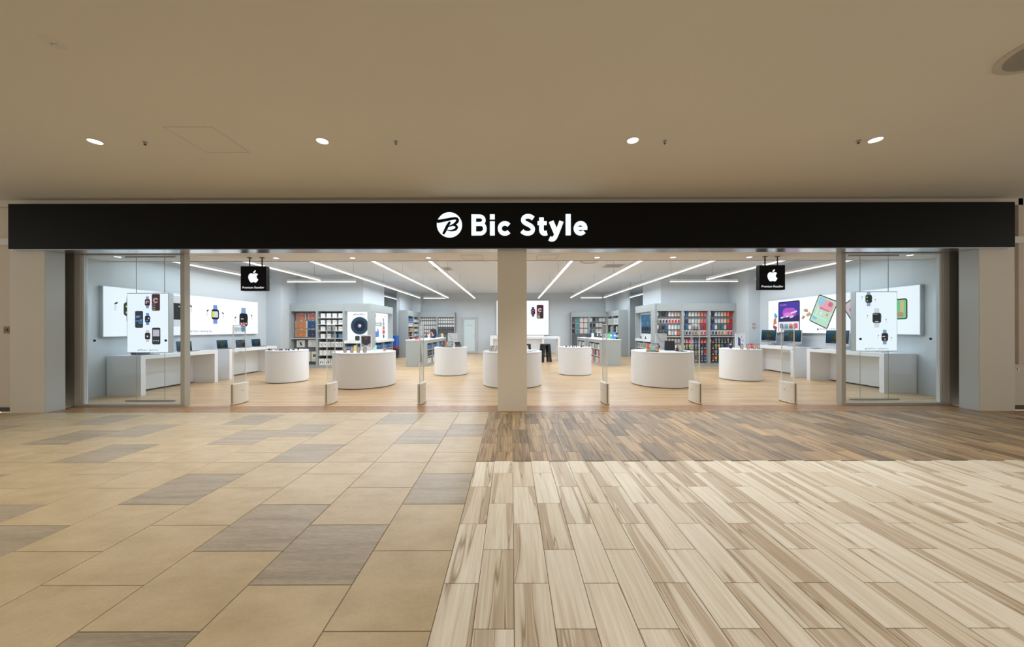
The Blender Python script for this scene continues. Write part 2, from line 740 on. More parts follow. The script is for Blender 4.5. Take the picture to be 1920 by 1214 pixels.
def lay(name, x0, x1, y0, y1, material, gap, parent):
    w, l = round(x1 - x0 - gap, 4), round(y1 - y0 - gap, 4)
    if w < 0.02 or l < 0.02:
        return
    k = (w, l, material.name)
    if k not in SLABS:
        SLABS[k] = slab_mesh(w, l, material)
    o = instance(SLABS[k], name, parent, ((x0 + x1) / 2, (y0 + y1) / 2, random.uniform(-0.0003, 0.0003)))
    return o


TL, TW = 0.573, 0.5685
GREY = {(1, 1.868), (2, 2.154), (2, 1.008), (4, 2.727), (0, 2.727), (3, 3.595), (7, 3.595), (1, 4.16), (0, 4.446), (2, 5.019), (4, 4.446),
        (5, 4.16), (6, 5.019), (8, 4.446), (9, 4.16), (10, 5.019), (6, 2.154), (5, 1.868), (12, 4.446), (8, 2.727), (11, 2.441), (13, 3.595), (3, 0.722)}
for c in range(0, 16):
    xr = -0.375 if c == 0 else -0.877 - TW * (c - 1)
    xl = -0.877 - TW * c
    start = (1.581 if c % 2 == 0 else 1.868) - 2 * TL
    k = 0
    while True:
        a = start + TL * k
        b = a + TL
        k += 1
        if a > Z_FAC - 0.03:
            break
        b = min(b, Z_FAC)
        g = any(gc == c and abs(ga - a) < 0.14 for gc, ga in GREY)
        mt = M_GREYTILE if g else M_TILE
        cuts = [a, b]
        if a < 3.595 - 0.03 and b > 3.595 + 0.03:
            cuts = [a, 3.595, b]
        for i in range(len(cuts) - 1):
            lay('floor_tile', xl, xr, cuts[i], cuts[i + 1], mt, 0.0045, floor)

PW = 0.1925
for c in range(0, 48):
    x0 = -0.375 + PW * c
    x1 = x0 + PW
    for zone, (za, zb, mt) in enumerate(((0.3, 3.615, M_CREAM), (3.615, Z_FAC, M_BROWN))):
        st = (1.878 if c % 2 == 0 else 1.5915) - 3 * TL
        k = 0
        while True:
            a = st + TL * k
            k += 1
            b = a + TL
            if a > zb - 0.02:
                break
            a2, b2 = max(a, za), min(b, zb)
            if b2 - a2 > 0.03:
                lay('floor_plank', x0, x1, a2, b2, mt, 0.0035 if zone == 0 else 0.0022, floor)

# ---- shop floor and threshold
shop_floor = struct(MB().box(-9.3, 9.5, 6.22, 19.6, -0.12, 0.0, M_OAK).build('floor'), 'pale oak floor inside the shop')
M_THRESH = painted((0.36, 0.20, 0.095), 0.3, 0.25, 9.0)
th = struct(MB().box(-8.0, 8.0, Z_FAC, 6.22, -0.12, -0.006, mat((0.05, 0.04, 0.03), 0.6)).build('trim_1'), 'dark wooden threshold strip along the shop front')
for (a, b) in ((5.755, 5.80), (5.806, 5.93), (5.936, 6.06), (6.066, 6.22)):
    MB().box(-8.0, 8.0, a, b, -0.02, 0.0005, M_THRESH).build('threshold_board', th, 0.002)

# ---- public ceiling and outer walls
ceil = struct(MB().box(-12, 12, -8, 5.9, 3.6, 3.75, M_MALLCEIL).build('ceiling'), 'beige public ceiling')
struct(MB().box(-12, 12, 5.80, 6.3, 3.49, 3.6, M_MALLWALL).build('trim_2'), 'slim beige cornice above the black fascia')
wl = struct(MB().box(-12, -8.455, 5.86, 6.3, 0, 3.6, M_MALLWALL).build('wall_left_outer'))
wr = struct(MB().box(8.48, 12, 5.86, 6.3, 0, 3.6, M_MALLWALL).build('wall_right_outer'))
struct(MB().box(-12, -8.5, 5.84, 5.86, 0, 0.07, mat((0.05, 0.045, 0.04), 0.5)).build('baseboard_left'))
struct(MB().box(8.55, 12, 5.84, 5.86, 0, 0.07, mat((0.05, 0.045, 0.04), 0.5)).build('baseboard_right'))
sw = thing('wall_switch', 'small brown switch plate on beige wall left of the shop front', 'switch', (-8.655, 5.86, 1.4))
MB().box(-0.05, 0.05, -0.012, 0, -0.06, 0.06, mat((0.30, 0.22, 0.16), 0.5)).build('plate', sw, 0.003)
MB().box(-0.025, 0.025, -0.02, -0.012, -0.025, 0.025, mat((0.10, 0.07, 0.05), 0.4)).build('rocker', sw)
sw = thing('wall_switch', 'small brown switch plate on beige wall right of the shop front', 'switch', (8.66, 5.86, 1.45))
MB().box(-0.05, 0.05, -0.012, 0, -0.06, 0.06, mat((0.30, 0.22, 0.16), 0.5)).build('plate', sw, 0.003)
MB().box(-0.025, 0.025, -0.02, -0.012, -0.025, 0.025, mat((0.10, 0.07, 0.05), 0.4)).build('rocker', sw)
cb = thing('service_cabinet', 'low pale service hatch panel on wall beside right pillar', 'cabinet', (8.64, 5.86, 0.08))
MB().box(-0.08, 0.4, -0.03, 0, 0, 0.7, painted((0.66, 0.60, 0.52), 0.5)).build('panel', cb, 0.004)
MB().box(-0.085, 0.42, -0.04, 0, 0.7, 0.715, painted((0.45, 0.40, 0.34), 0.5)).build('top_edge', cb)
MB().box(0.0, 0.02, -0.04, -0.03, 0.60, 0.63, M_STEEL).build('lock', cb)
cc = struct(MB().box(8.62, 8.70, 5.80, 5.86, 0.78, 3.6, painted((0.62, 0.52, 0.44), 0.6)).build('trim_3'))

# ---- pillars and fascia
struct(MB().box(-8.455, -7.865, Z_FAC, 6.01, 0, 2.84, M_PILLAR).build('wall_left_pillar', bevel=0.004), 'plain beige pillar at the left end of the shop front')
struct(MB().box(7.885, 8.48, Z_FAC, 6.01, 0, 2.84, M_PILLAR).build('wall_right_pillar', bevel=0.004), 'plain beige pillar at the right end of the shop front')
M_REVEAL = painted((0.54, 0.575, 0.59), 0.6, 0.012, 0.8)
struct(MB().box(-7.865, -7.858, Z_FAC + 0.002, 6.01, 0, 2.84, M_REVEAL).build('wall_left_lining'))
struct(MB().box(7.878, 7.885, Z_FAC + 0.002, 6.01, 0, 2.84, M_REVEAL).build('wall_right_lining'))
struct(MB().box(-8.50, -7.93, 6.21, 6.30, 0, 2.84, M_DARKREVEAL).build('wall_left_reveal'))
struct(MB().box(7.95, 8.52, 6.21, 6.30, 0, 2.84, M_DARKREVEAL).build('wall_right_reveal'))
struct(MB().box(-0.235, 0.26, 5.78, 6.28, 0, 2.84, M_PILLAR).build('wall_centre_column', bevel=0.004), 'square beige column in the middle of the shop front')

sign = thing('shop_sign', 'long black fascia sign with round emblem and glowing white lettering', 'sign', (0, 5.66, 2.744))
MB().box(-8.345, 8.355, 0.0, 0.30, 0.0, 0.748, M_BLACK).build('fascia_board', sign, 0.004)
MB().box(-8.34, 8.35, 0.03, 0.30, -0.012, 0.0, mat((0.55, 0.60, 0.66), 0.2, 0.9)).build('lower_rail', sign)
SK = 5.66 / 640 / 5.3333          # metres for each traced unit


def sp(x, y):
    """traced sign drawing -> metres on the fascia, centred like the real sign"""
    return ((780 * 5.3333 + x - 959 * 5.3333) * SK, 1.4 + (617 * 5.3333 - (380 * 5.3333 + y)) * SK - 2.744)


def letter(name, strokes=(), rects=(), polys=()):
    mb = MB()
    t = -0.030

    def ext(poly):
        mb.prism(poly, t, 0.0, M_LOGO)
    for path, w in strokes:
        p = [sp(*q) for q in path]
        ws = w * SK
        q = ribbon_quads(p, ws)
        n = len(p)
        for i in range(n - 1):
            ext([q[i], q[i + 1], q[2 * n - 2 - i], q[2 * n - 1 - i]])
    for (x0, y0, x1, y1) in rects:
        ext([sp(x0, y0), sp(x1, y0), sp(x1, y1), sp(x0, y1)])
    for p in polys:
        ext([sp(*q) for q in p])
    return mb.build('letter', sign)


def arc(cx, cy, rx, ry, a0, a1, n=22):
    return [(cx + rx * math.cos(math.radians(a0 + (a1 - a0) * k / n)), cy - ry * math.sin(math.radians(a0 + (a1 - a0) * k / n))) for k in range(n + 1)]


letter('letter_B', [([(600, 141)] + arc(640, 179, 42, 38, 90, -90, 14) + [(600, 217)], 34),
                    ([(600, 217)] + arc(648, 264, 44, 48, 90, -90, 14) + [(600, 312)], 35)], [(558, 123, 603, 330)])
letter('letter_i', [], [(742, 123, 790, 170), (742, 193, 790, 330)])
letter('letter_c', [(arc(891, 262, 51, 51, 40, 320), 40)])
letter('letter_S', [(smooth_path([(1174, 163), (1147, 145), (1112, 141), (1083, 154), (1073, 180), (1088, 203), (1120, 221), (1152, 240), (1170, 266), (1163, 294), (1137, 310), (1103, 311), (1076, 300), (1061, 287)]), 41)])
letter('letter_t', [(smooth_path([(1256, 155), (1256, 230), (1256, 275), (1264, 300), (1285, 312), (1311, 307)]), 45)], [(1217, 192, 1308, 228)])
letter('letter_y', [([(1353, 193), (1408, 322)], 46), (smooth_path([(1455, 193), (1420, 285), (1398, 338), (1380, 364), (1356, 370), (1334, 362)]), 44)])
letter('letter_l', [], [(1498, 122, 1547, 330)])
letter('letter_e', [(arc(1645, 262, 48, 51, 2, 318), 39)], [(1600, 249, 1712, 276)])
emb = MB()
emb.prism([sp(338 + 125 * math.cos(2 * PI * k / 48), 225 + 125 * math.sin(2 * PI * k / 48)) for k in range(48)], -0.022, 0, M_LOGO)
emb_o = emb.build('round_emblem', sign)
M_EMB = mat((0.002, 0.003, 0.004), 0.6, 0, 0.1)
eb = Art(-0.0225)


def stroke(path, ws):
    p = smooth_path([sp(*q) for q in path], 5)
    eb.ribbon(p, [w * SK for w in ws], M_EMB)


stroke([(216, 193), (290, 180), (360, 166), (404, 163), (420, 178), (412, 200), (380, 224), (330, 243)], [34, 30, 27, 26, 30, 30, 20, 9])
stroke([(335, 242), (372, 230), (402, 236), (412, 252), (396, 274), (352, 284), (310, 276)], [8, 14, 24, 27, 24, 15, 6])
stroke([(345, 196), (318, 240), (290, 296), (276, 318)], [22, 30, 26, 22])
eb.build('emblem_script', sign)

# ---- soffit behind the fascia
sof = struct(MB().box(-9.3, 9.5, 5.78, 7.24, 2.84, 2.95, M_SOFFIT).build('ceiling_soffit'), 'lowered soffit just inside the shop front')
struct(MB().box(-9.3, 9.5, 7.20, 7.26, 2.84, 3.45, M_SOFFIT).build('trim_4'))
struct(MB().box(-7.93, 7.95, 6.28, 6.40, 2.815, 2.84, M_SOFFIT).build('trim_5'), 'flat guide rail across the soffit')

# ---- interior shell
H = 3.43
struct(MB().box(-9.3, 9.5, 7.24, 19.7, H, H + 0.1, M_CEIL).build('ceiling_shop'), 'white ceiling of the shop')
struct(MB().box(-8.75, -8.55, 6.30, 12.0, 0, H, M_WALL).build('wall_left'), 'pale grey left wall of the shop')
struct(MB().box(8.70, 8.9, 6.30, 12.05, 0, H, M_WALL).build('wall_right'), 'pale grey right wall of the shop')
struct(MB().box(-8.75, -8.04, 11.9, 13.0, 0, H, M_WALL).build('wall_left_pier'))
struct(MB().box(8.30, 8.9, 11.95, 13.2, 0, H, M_WALL).build('wall_right_pier'))
struct(MB().box(-8.75, -5.57, 12.82, 14.95, 0, H, M_WALL).build('wall_left_block'))
struct(MB().box(5.72, 8.9, 13.07, 14.85, 0, H, M_WALL).build('wall_right_block'))
struct(MB().box(-9.3, -9.2, 12.8, 19.6, 0, H, M_WALL).build('wall_left_corridor'))
struct(MB().box(9.3, 9.4, 12.8, 19.6, 0, H, M_WALL).build('wall_right_corridor'))
struct(MB().box(-5.70, -5.54, 16.95, 19.5, 0, H, M_WALL).build('wall_left_jamb'))
struct(MB().box(5.74, 5.88, 16.95, 19.5, 0, H, M_WALL).build('wall_right_jamb'))
struct(MB().box(-5.54, -5.05, 18.95, 19.5, 2.34, H, M_WALL).build('wall_left_corner'))
struct(MB().box(5.25, 5.74, 18.95, 19.5, 2.34, H, M_WALL).build('wall_right_corner'))
struct(MB().box(-9.3, 9.5, 19.5, 19.7, 0, H, M_WALL).build('wall_back'), 'pale grey back wall of the shop')


# ---- shop-front windows
def shop_window(name, x0, x1, flip, label):
    root = thing(name, None, None, ((x0 + x1) / 2, 6.24, 0))
    del_keys = [k for k in ('label', 'category') if k in root]
    struct(root, label)
    w = (x1 - x0) / 2
    top = 2.80
    MB().box(-w, w, -0.05, 0.05, top - 0.045, top, M_FRAME).build('top_rail', root, 0.003)
    MB().box(-w, w, -0.05, 0.05, 0, 0.045, M_FRAME).build('bottom_rail', root, 0.003)
    s = 1 if flip else -1
    MB().box(*(sorted((s * w, s * (w - 0.11)))), -0.05, 0.05, 0.045, top - 0.045, M_FRAME).build('outer_post', root, 0.003)
    MB().box(*(sorted((s * (w - 0.11), s * (w - 0.15)))), -0.02, 0.03, 0.045, top - 0.045, mat((0.75, 0.80, 0.84), 0.3)).build('glazing_bead', root)
    MB().box(*(sorted((-s * (w - 0.075), -s * w))), -0.05, 0.06, 0.045, top - 0.045, M_FRAME).build('inner_post', root, 0.003)
    MB().box(*(sorted((s * (w - 0.15), -s * (w - 0.075)))), -0.006, 0.006, 0.045, top - 0.045, M_GLASS).build('pane', root)
    for dx in ((-0.70, 0.60) if not flip else (-0.62, 0.66)):
        mb = MB()
        mb.lathe([(0.0, 0.0), (0.022, 0.0), (0.022, 0.008), (0.0, 0.008)], 0, 0, 20, mat((0.02, 0.02, 0.02), 0.4))
        mb.build('warning_dot', root, loc=(dx + 0.02, -0.006, 1.20), rot=(PI / 2, 0, 0))
    return root


shop_window('window_1', -7.93, -5.93, False, 'tall glazed shop window left of the entrance')
shop_window('window_2', 5.99, 7.95, True, 'tall glazed shop window right of the entrance')

# ---- glazed door in the back wall
dr = struct(thing('door_1', None, None, (-2.40, 19.5, 0)), 'grey framed door with frosted glass in the back wall')
M_DOORF = painted((0.50, 0.53, 0.55), 0.45)
fr = MB()
fr.box(-0.47, -0.38, -0.05, 0, 0, 2.07, M_DOORF).box(0.38, 0.47, -0.05, 0, 0, 2.07, M_DOORF).box(-0.38, 0.38, -0.05, 0, 1.99, 2.07, M_DOORF)
fr.build('door_frame', dr, 0.004)
lf = MB()
lf.box(-0.38, -0.30, -0.035, 0, 0.01, 1.99, M_DOORF).box(0.30, 0.38, -0.035, 0, 0.01, 1.99, M_DOORF)
lf.box(-0.30, 0.30, -0.035, 0, 1.92, 1.99, M_DOORF).box(-0.30, 0.30, -0.035, 0, 0.01, 0.12, M_DOORF)
leaf = lf.build('door_leaf', dr, 0.003)
mfrost, nt, b = node_mat('frosted_glass', 0.25)
b.inputs['Base Color'].default_value = (0.66, 0.77, 0.81, 1)
MB().box(-0.30, 0.30, -0.022, -0.012, 0.12, 1.92, mfrost).build('frosted_pane', dr)
Art(-0.0225).text('Training', -0.17, 0.17, 1.58, mat((0.30, 0.35, 0.38), 0.5)).build('door_lettering', dr)
hd = MB()
hd.tube([(0.335, -0.035, 1.0), (0.335, -0.08, 1.0), (0.23, -0.08, 1.0)], 0.012, M_STEEL)
hd.build('handle', dr, smooth=True)
MB().box(-0.44, -0.40, -0.06, -0.05, 0.4, 0.5, M_STEEL).build('hinge', dr)
MB().box(-0.44, -0.40, -0.06, -0.05, 1.6, 1.7, M_STEEL).build('hinge', dr)


# ================================================================== LIGHT FITTINGS
# ---- downlights of the public ceiling
def downlight(x, y, z, r, label, power, color, group, glow=6.0, spot=True, ang=1.9):
    t = thing('downlight', label, 'light', (x, y, z), 0, group)
    mb = MB()
    mb.lathe([(r * 1.18, 0.0), (r * 1.2, -0.006), (r, -0.008), (r * 0.98, 0.0)], 0, 0, 28, mat((0.8, 0.78, 0.74), 0.4))
    mb.build('trim_ring', t, smooth=True)
    mb = MB()
    mb.lathe([(0.0, -0.004), (r * 0.98, -0.003), (r * 0.98, -0.002), (0, -0.002)], 0, 0, 28, emit(color, glow))
    mb.build('lamp_lens', t)
    if spot:
        spot_light('lamp', (0, 0, -0.02), power, color, ang, 0.8, t, r)
    return t


for x, w in ((-4.85, 'leftmost'), (-2.2, 'second from left'), (1.42, 'second from right'), (4.25, 'rightmost')):
    downlight(x, 3.98, 3.6, 0.062, 'round recessed downlight, %s of four in beige ceiling' % w, MALL_W, WARM, 'downlights in the public ceiling', 9.0)
for i, x in enumerate((-4.85, -2.2, 1.42, 4.25)):       # the same fittings carry on along the walkway behind the photographer
    for j, y in enumerate((-0.9, -3.6)):
        downlight(x, y, 3.6, 0.062, 'round recessed downlight behind the photographer, %s row, %s from left' % (('nearer', 'farther')[j], ('first', 'second', 'third', 'fourth')[i]), MALL_W, WARM, 'downlights behind the photographer', 9.0)

for x, w in ((-4.29, 'leftmost of the four'), (-1.35, 'left of centre'), (1.80, 'right of centre'), (4.07, 'rightmost of the four')):
    s = thing('sprinkler', 'tiny metal sprinkler head in beige ceiling, %s' % w, 'sprinkler', (x, 4.0, 3.6), 0, 'sprinkler heads in the public ceiling')
    MB().lathe([(0.0, 0.0), (0.026, 0.0), (0.024, -0.004), (0.012, -0.008), (0.010, -0.022), (0.018, -0.024), (0.0, -0.026)][::-1], 0, 0, 16, M_STEEL).build('rose', s, smooth=True)
    MB().box(-0.004, 0.004, -0.012, 0.012, -0.038, -0.024, mat((0.05, 0.05, 0.06), 0.4)).build('deflector', s)

em = thing('emergency_light', 'small round emergency light with two lenses at upper left ceiling', 'light', (-3.5, 2.61, 3.6))
MB().lathe([(0.0, -0.006), (0.066, -0.006), (0.074, 0.0)], 0, 0, 28, painted((0.70, 0.665, 0.58), 0.7)).build('cover_disc', em, smooth=True)
for dx in (-0.016, 0.014):
    MB().lathe([(0.0, -0.010), (0.010, -0.009), (0.012, -0.004)], dx, 0, 14, mat((0.6, 0.65, 0.7), 0.1, 0.8)).build('lens', em, smooth=True)

hatch_line = painted((0.56, 0.52, 0.44), 0.7)


def hatch(x, y, z, w, l, line, fill, label):
    t = thing('ceiling_hatch', label, 'hatch', (x, y, z), 0, 'ceiling access hatches')
    g = 0.008
    mb = MB()
    mb.box(-w / 2, w / 2, -l / 2, -l / 2 + g, -0.003, 0, line).box(-w / 2, w / 2, l / 2 - g, l / 2, -0.003, 0, line)
    mb.box(-w / 2, -w / 2 + g, -l / 2 + g, l / 2 - g, -0.003, 0, line).box(w / 2 - g, w / 2, -l / 2 + g, l / 2 - g, -0.003, 0, line)
    mb.build('hatch_frame', t)
    MB().box(-w / 2 + g, w / 2 - g, -l / 2 + g, l / 2 - g, -0.0015, 0, fill).build('hatch_panel', t)
    return t


hatch(-3.51, 3.97, 3.6, 0.54, 0.54, hatch_line, M_MALLCEIL, 'square access hatch in the beige public ceiling at left')
hl = painted((0.86, 0.86, 0.85), 0.5)
hatch(-5.85, 6.86, 2.84, 0.5, 0.45, hl, M_SOFFIT, 'white edged hatch in the soffit behind the left hanging sign')
hatch(6.05, 6.86, 2.84, 0.5, 0.45, hl, M_SOFFIT, 'white edged hatch in the soffit behind the right hanging sign')
hd2 = painted((0.40, 0.38, 0.36), 0.6)
hatch(-0.78, 6.86, 2.84, 0.42, 0.42, hd2, M_SOFFIT, 'soffit hatch just left of the centre column')
hatch(0.72, 6.86, 2.84, 0.42, 0.42, hd2, M_SOFFIT, 'soffit hatch just right of the centre column')

df = thing('air_diffuser', 'large round air diffuser at the upper right ceiling', 'diffuser', (4.27, 2.66, 3.6))
MB().lathe([(0.30, 0.0), (0.302, -0.008), (0.285, -0.016), (0.255, -0.012), (0.25, 0.0)], 0, 0, 48, painted((0.55, 0.50, 0.42), 0.5)).build('outer_ring', df, smooth=True)
MB().lathe([(0.255, -0.012), (0.24, -0.006), (0.19, -0.002), (0.10, -0.002), (0.0, -0.002)][::-1], 0, 0, 48, painted((0.30, 0.28, 0.24), 0.6)).build('cone', df, smooth=True)
MB().lathe([(0.0, -0.045), (0.10, -0.042), (0.15, -0.028), (0.145, -0.022), (0.0, -0.02)], 0, 0, 48, painted((0.88, 0.90, 0.90), 0.5)).build('centre_plate', df, smooth=True)

# ---- soffit downlights
ordn = ['first', 'second', 'third', 'fourth', 'fifth', 'sixth', 'seventh', 'eighth', 'ninth', 'tenth', 'eleventh', 'twelfth', 'thirteenth', 'fourteenth']
for i, x in enumerate((-7.75, -4.74, -3.2, -1.67, 1.73, 3.26, 4.80, 7.85)):
    downlight(x, 6.88 if 0 < i < 7 else 6.72, 2.84, 0.05, 'small soffit downlight at the entrance, %s from left' % ordn[i], DOWN_W * (1.6 if i in (0, 7) else 1.0), COOL, 'downlights in the entrance soffit', 8.0, True, 2.3)


# ---- hung light tubes
def tube_light(x0, y0, x1, y1, z, label, group='hanging light tubes', W=TUBE_W):
    L = math.hypot(x1 - x0, y1 - y0)
    ang = math.atan2(y1 - y0, x1 - x0)
    t = thing('tube_light', label, 'light', ((x0 + x1) / 2, (y0 + y1) / 2, z), ang, group)
    MB().box(-L / 2, L / 2, -0.034, 0.034, 0.020, 0.085, mat((0.88, 0.89, 0.90), 0.4)).build('housing', t, 0.004)
    MB().box(-L / 2, L / 2, -0.03, 0.03, 0.0, 0.020, M_TUBEGLOW).build('diffuser', t)
    n = max(2, int(L / 2.4) + 1)
    for k in range(n):
        u = -L / 2 + 0.3 + (L - 0.6) * k / (n - 1)
        MB().tube([(u, 0, 0.085), (u, 0, H - z - 0.004)], 0.004, M_STEEL, 6).build('suspension_wire', t)
    area_light('lamp', (0, 0, -0.004), L, 0.06, W * L, COOL, PI, (0, 0, 0), t)
    return t


tube_light(-1.93, 7.6, -1.93, 18.0, 3.0, 'long hanging light tube just left of the centre column')
tube_light(-3.28, 7.6, -3.28, 17.7, 3.0, 'long hanging light tube, second left of the centre column')
tube_light(-4.75, 7.6, -4.75, 17.7, 3.0, 'long hanging light tube, third left of the centre column')
tube_light(-6.32, 7.6, -6.32, 11.25, 3.0, 'shorter hanging light tube behind the left hanging black sign')
tube_light(-8.0, 7.6, -8.0, 11.2, 3.0, 'hanging light tube close to the left wall', W=5.0)
tube_light(-7.6, 11.6, -5.3, 11.6, 3.0, 'crosswise light tube above the left product rack')
tube_light(-4.6, 17.9, -3.45, 17.9, 3.0, 'short crosswise light tube before the back left racks')
tube_light(1.43, 7.6, 1.43, 18.0, 3.0, 'long hanging light tube just right of the centre column')
tube_light(3.08, 7.6, 3.08, 17.7, 3.0, 'long hanging light tube, second right of the centre column')
tube_light(4.80, 7.6, 4.80, 17.7, 3.0, 'long hanging light tube, third right of the centre column')
tube_light(6.45, 7.6, 6.45, 11.25, 3.0, 'shorter hanging light tube behind the right hanging black sign')
tube_light(8.05, 7.6, 8.05, 11.2, 3.0, 'hanging light tube close to the right wall', W=5.0)
tube_light(5.45, 11.7, 7.75, 11.7, 3.0, 'crosswise light tube above the right phone case rack')
tube_light(3.65, 17.9, 4.75, 17.9, 3.0, 'short crosswise light tube before the back right racks')
tube_light(-6.2, 15.3, -6.2, 18.8, 3.0, 'light tube down the left side corridor', W=6)
tube_light(6.15, 15.3, 6.15, 18.8, 3.0, 'light tube down the right side corridor', W=6)

# ---- small things on the shop ceiling
for (x, y, lab) in ((-3.0, 11.5, 'left of the centre column'), (2.6, 11.0, 'right of the centre column')):
    v = thing('ceiling_vent', 'square air vent in the shop ceiling %s' % lab, 'vent', (x + 0.7, y, H))
    MB().box(-0.3, 0.3, -0.3, 0.3, -0.012, 0, painted((0.6, 0.6, 0.58), 0.5)).build('vent_frame', v, 0.003)
    for k in range(5):
        MB().box(-0.25, 0.25, -0.23 + 0.1 * k, -0.19 + 0.1 * k, -0.018, -0.012, painted((0.35, 0.35, 0.34), 0.5)).build('slat', v)
v = thing('air_diffuser', 'round air diffuser in the shop ceiling among the right tubes', 'diffuser', (2.35, 10.3, H))
MB().lathe([(0.28, 0.0), (0.28, -0.02), (0.2, -0.03), (0.19, -0.01)], 0, 0, 32, painted((0.55, 0.52, 0.48), 0.5)).build('outer_ring', v, smooth=True)
MB().lathe([(0.0, -0.03), (0.12, -0.028), (0.16, -0.004)], 0, 0, 32, painted((0.62, 0.60, 0.56), 0.5)).build('centre_plate', v, smooth=True)
for (x, y, lab) in ((-5.1, 9.4, 'left'), (5.3, 9.4, 'right')):
    v = thing('smoke_detector', 'small white smoke detector on shop ceiling at %s' % lab, 'detector', (x, y, H))
    MB().lathe([(0.0, -0.05), (0.045, -0.045), (0.05, -0.02), (0.065, -0.015), (0.065, 0)], 0, 0, 24, painted((0.75, 0.75, 0.73), 0.5)).build('housing', v, smooth=True)
    MB().lathe([(0.0, -0.056), (0.012, -0.054), (0.014, -0.046)], 0, 0, 12, mat((0.1, 0.1, 0.1), 0.5)).build('sensor', v)
ex = thing('exit_sign', 'tiny green lit exit sign hanging near the right corridor', 'sign', (5.2, 14.9, 3.10))
MB().box(-0.07, 0.07, -0.02, 0.02, 0, 0.075, mat((0.7, 0.72, 0.7), 0.5)).build('housing', ex, 0.003)
MB().box(-0.065, 0.065, -0.022, -0.02, 0.006, 0.069, emit((0.10, 0.75, 0.42), 0.9)).build('lit_face', ex)
MB().tube([(0, 0, 0.075), (0, 0, H - 3.105)], 0.008, M_STEEL, 6).build('hanger', ex)
al = thing('fire_alarm_panel', 'small grey and orange alarm panel on right wall pier', 'alarm', (8.47, 11.95, 1.40))
MB().box(-0.045, 0.045, -0.02, 0, 0, 0.17, mat((0.42, 0.45, 0.47), 0.4)).build('plate', al, 0.003)
MB().box(-0.045, 0.045, -0.023, -0.02, 0.135, 0.17, mat((0.75, 0.14, 0.05), 0.5)).build('orange_strip', al)
MB().box(-0.045, 0.045, -0.023, -0.02, 0.0, 0.025, mat((0.75, 0.22, 0.05), 0.5)).build('orange_strip', al)
MB().box(-0.015, 0.015, -0.028, -0.02, 0.05, 0.11, mat((0.75, 0.78, 0.78), 0.4)).build('button', al)


# ================================================================== HANGING SIGNS
def hanging_sign(x, label):
    t = thing('hanging_sign', label, 'sign', (x, 6.80, 2.17))
    MB().box(-0.255, 0.255, 0, 0.10, 0, 0.49, M_BLACK).build('case', t, 0.004)
    for dx in (-0.11, 0.14):
        MB().tube([(dx, 0.05, 0.49), (dx, 0.05, 0.665)], 0.012, mat((0.03, 0.03, 0.035), 0.5), 10).build('pole', t, smooth=True)
        MB().lathe([(0.045, 0.67), (0.045, 0.662), (0.012, 0.660)][::-1], dx, 0.05, 16, mat((0.03, 0.03, 0.035), 0.5)).build('ceiling_rose', t)
    a = Art(-0.001)
    a.fruit(0.0, 0.285, 0.245, M_LOGO)
    a.build('fruit_emblem', t)
    a = Art(-0.001)
    a.text('Premium Reseller', -0.215, 0.215, 0.045, M_LOGO, None, 0.004)
    a.build('lettering', t)
    return t


hanging_sign(-5.14, 'black square hanging sign with white fruit emblem, left side')
hanging_sign(5.20, 'black square hanging sign with white fruit emblem, right side')

# ================================================================== LIGHT BOXES AND PRINTS
# art is drawn in metres: u to the right, v up


def watch_print(a, u, v, w, h, strap, body=(0.008, 0.010, 0.013), dark=SCREEN, marks=()):
    bw = w * 0.62
    a.poly([(u - bw / 2, v + h * 0.3), (u + bw / 2, v + h * 0.3), (u + bw * 0.42, v + h * 0.92), (u - bw * 0.42, v + h * 0.92)], strap)
    a.poly([(u - bw / 2, v - h * 0.3), (u + bw / 2, v - h * 0.3), (u + bw * 0.42, v - h * 0.92), (u - bw * 0.42, v - h * 0.92)], strap, False)
    a.rr(u + w / 2, v + h * 0.12, w * 0.08, h * 0.16, 0.005, E(0.2, 0.2, 0.25))
    a.rr(u, v, w, h, w * 0.24, E(*body))
    a.rr(u, v, w * 0.86, h * 0.88, w * 0.18, dark)
    for (du, dv, r, c) in marks:
        a.poly(circle(u + du * w, v + dv * h, r * w, 14), E(*c))
    return a


def earbud(a, u, v, s, m=1):
    a.rr(u, v - s * 0.45, s * 0.42, s * 1.2, s * 0.2, E(0.88, 0.91, 0.95))
    a.poly(rot2(rrect(u - m * s * 0.12, v + s * 0.42, s * 0.62, s * 0.30, s * 0.1), -0.6 * m, (u - m * s * 0.12, v + s * 0.42)), INK)


def phone_print(a, u, v, w, h, edge, face):
    a.rr(u, v, w, h, w * 0.16, edge)
    a.rr(u, v, w * 0.90, h * 0.945, w * 0.12, face)


def ring(a, u, v, r, th, col, a0=0, a1=360):
    p = [(u + r * math.cos(math.radians(a0 + (a1 - a0) * k / 20)), v + r * math.sin(math.radians(a0 + (a1 - a0) * k / 20))) for k in range(21)]
    a.ribbon(p, th, col)


def lightbox(name, label, w, h, d, loc, rotz, cat='light box'):
    """back at y = d, lit face at y = 0, bottom at z = 0, centred in x"""
    t = thing(name, label, cat, loc, rotz)
    fr = MB()
    e = 0.012
    fr.box(-w / 2, w / 2, 0.004, d, 0, h, mat((0.55, 0.57, 0.58), 0.35, 0.5))
    fr.build('case', t, 0.003)
    MB().box(-w / 2 + e, w / 2 - e, 0.0, 0.004, e, h - e, M_LIGHTBOX).build('lit_panel', t)
    return t


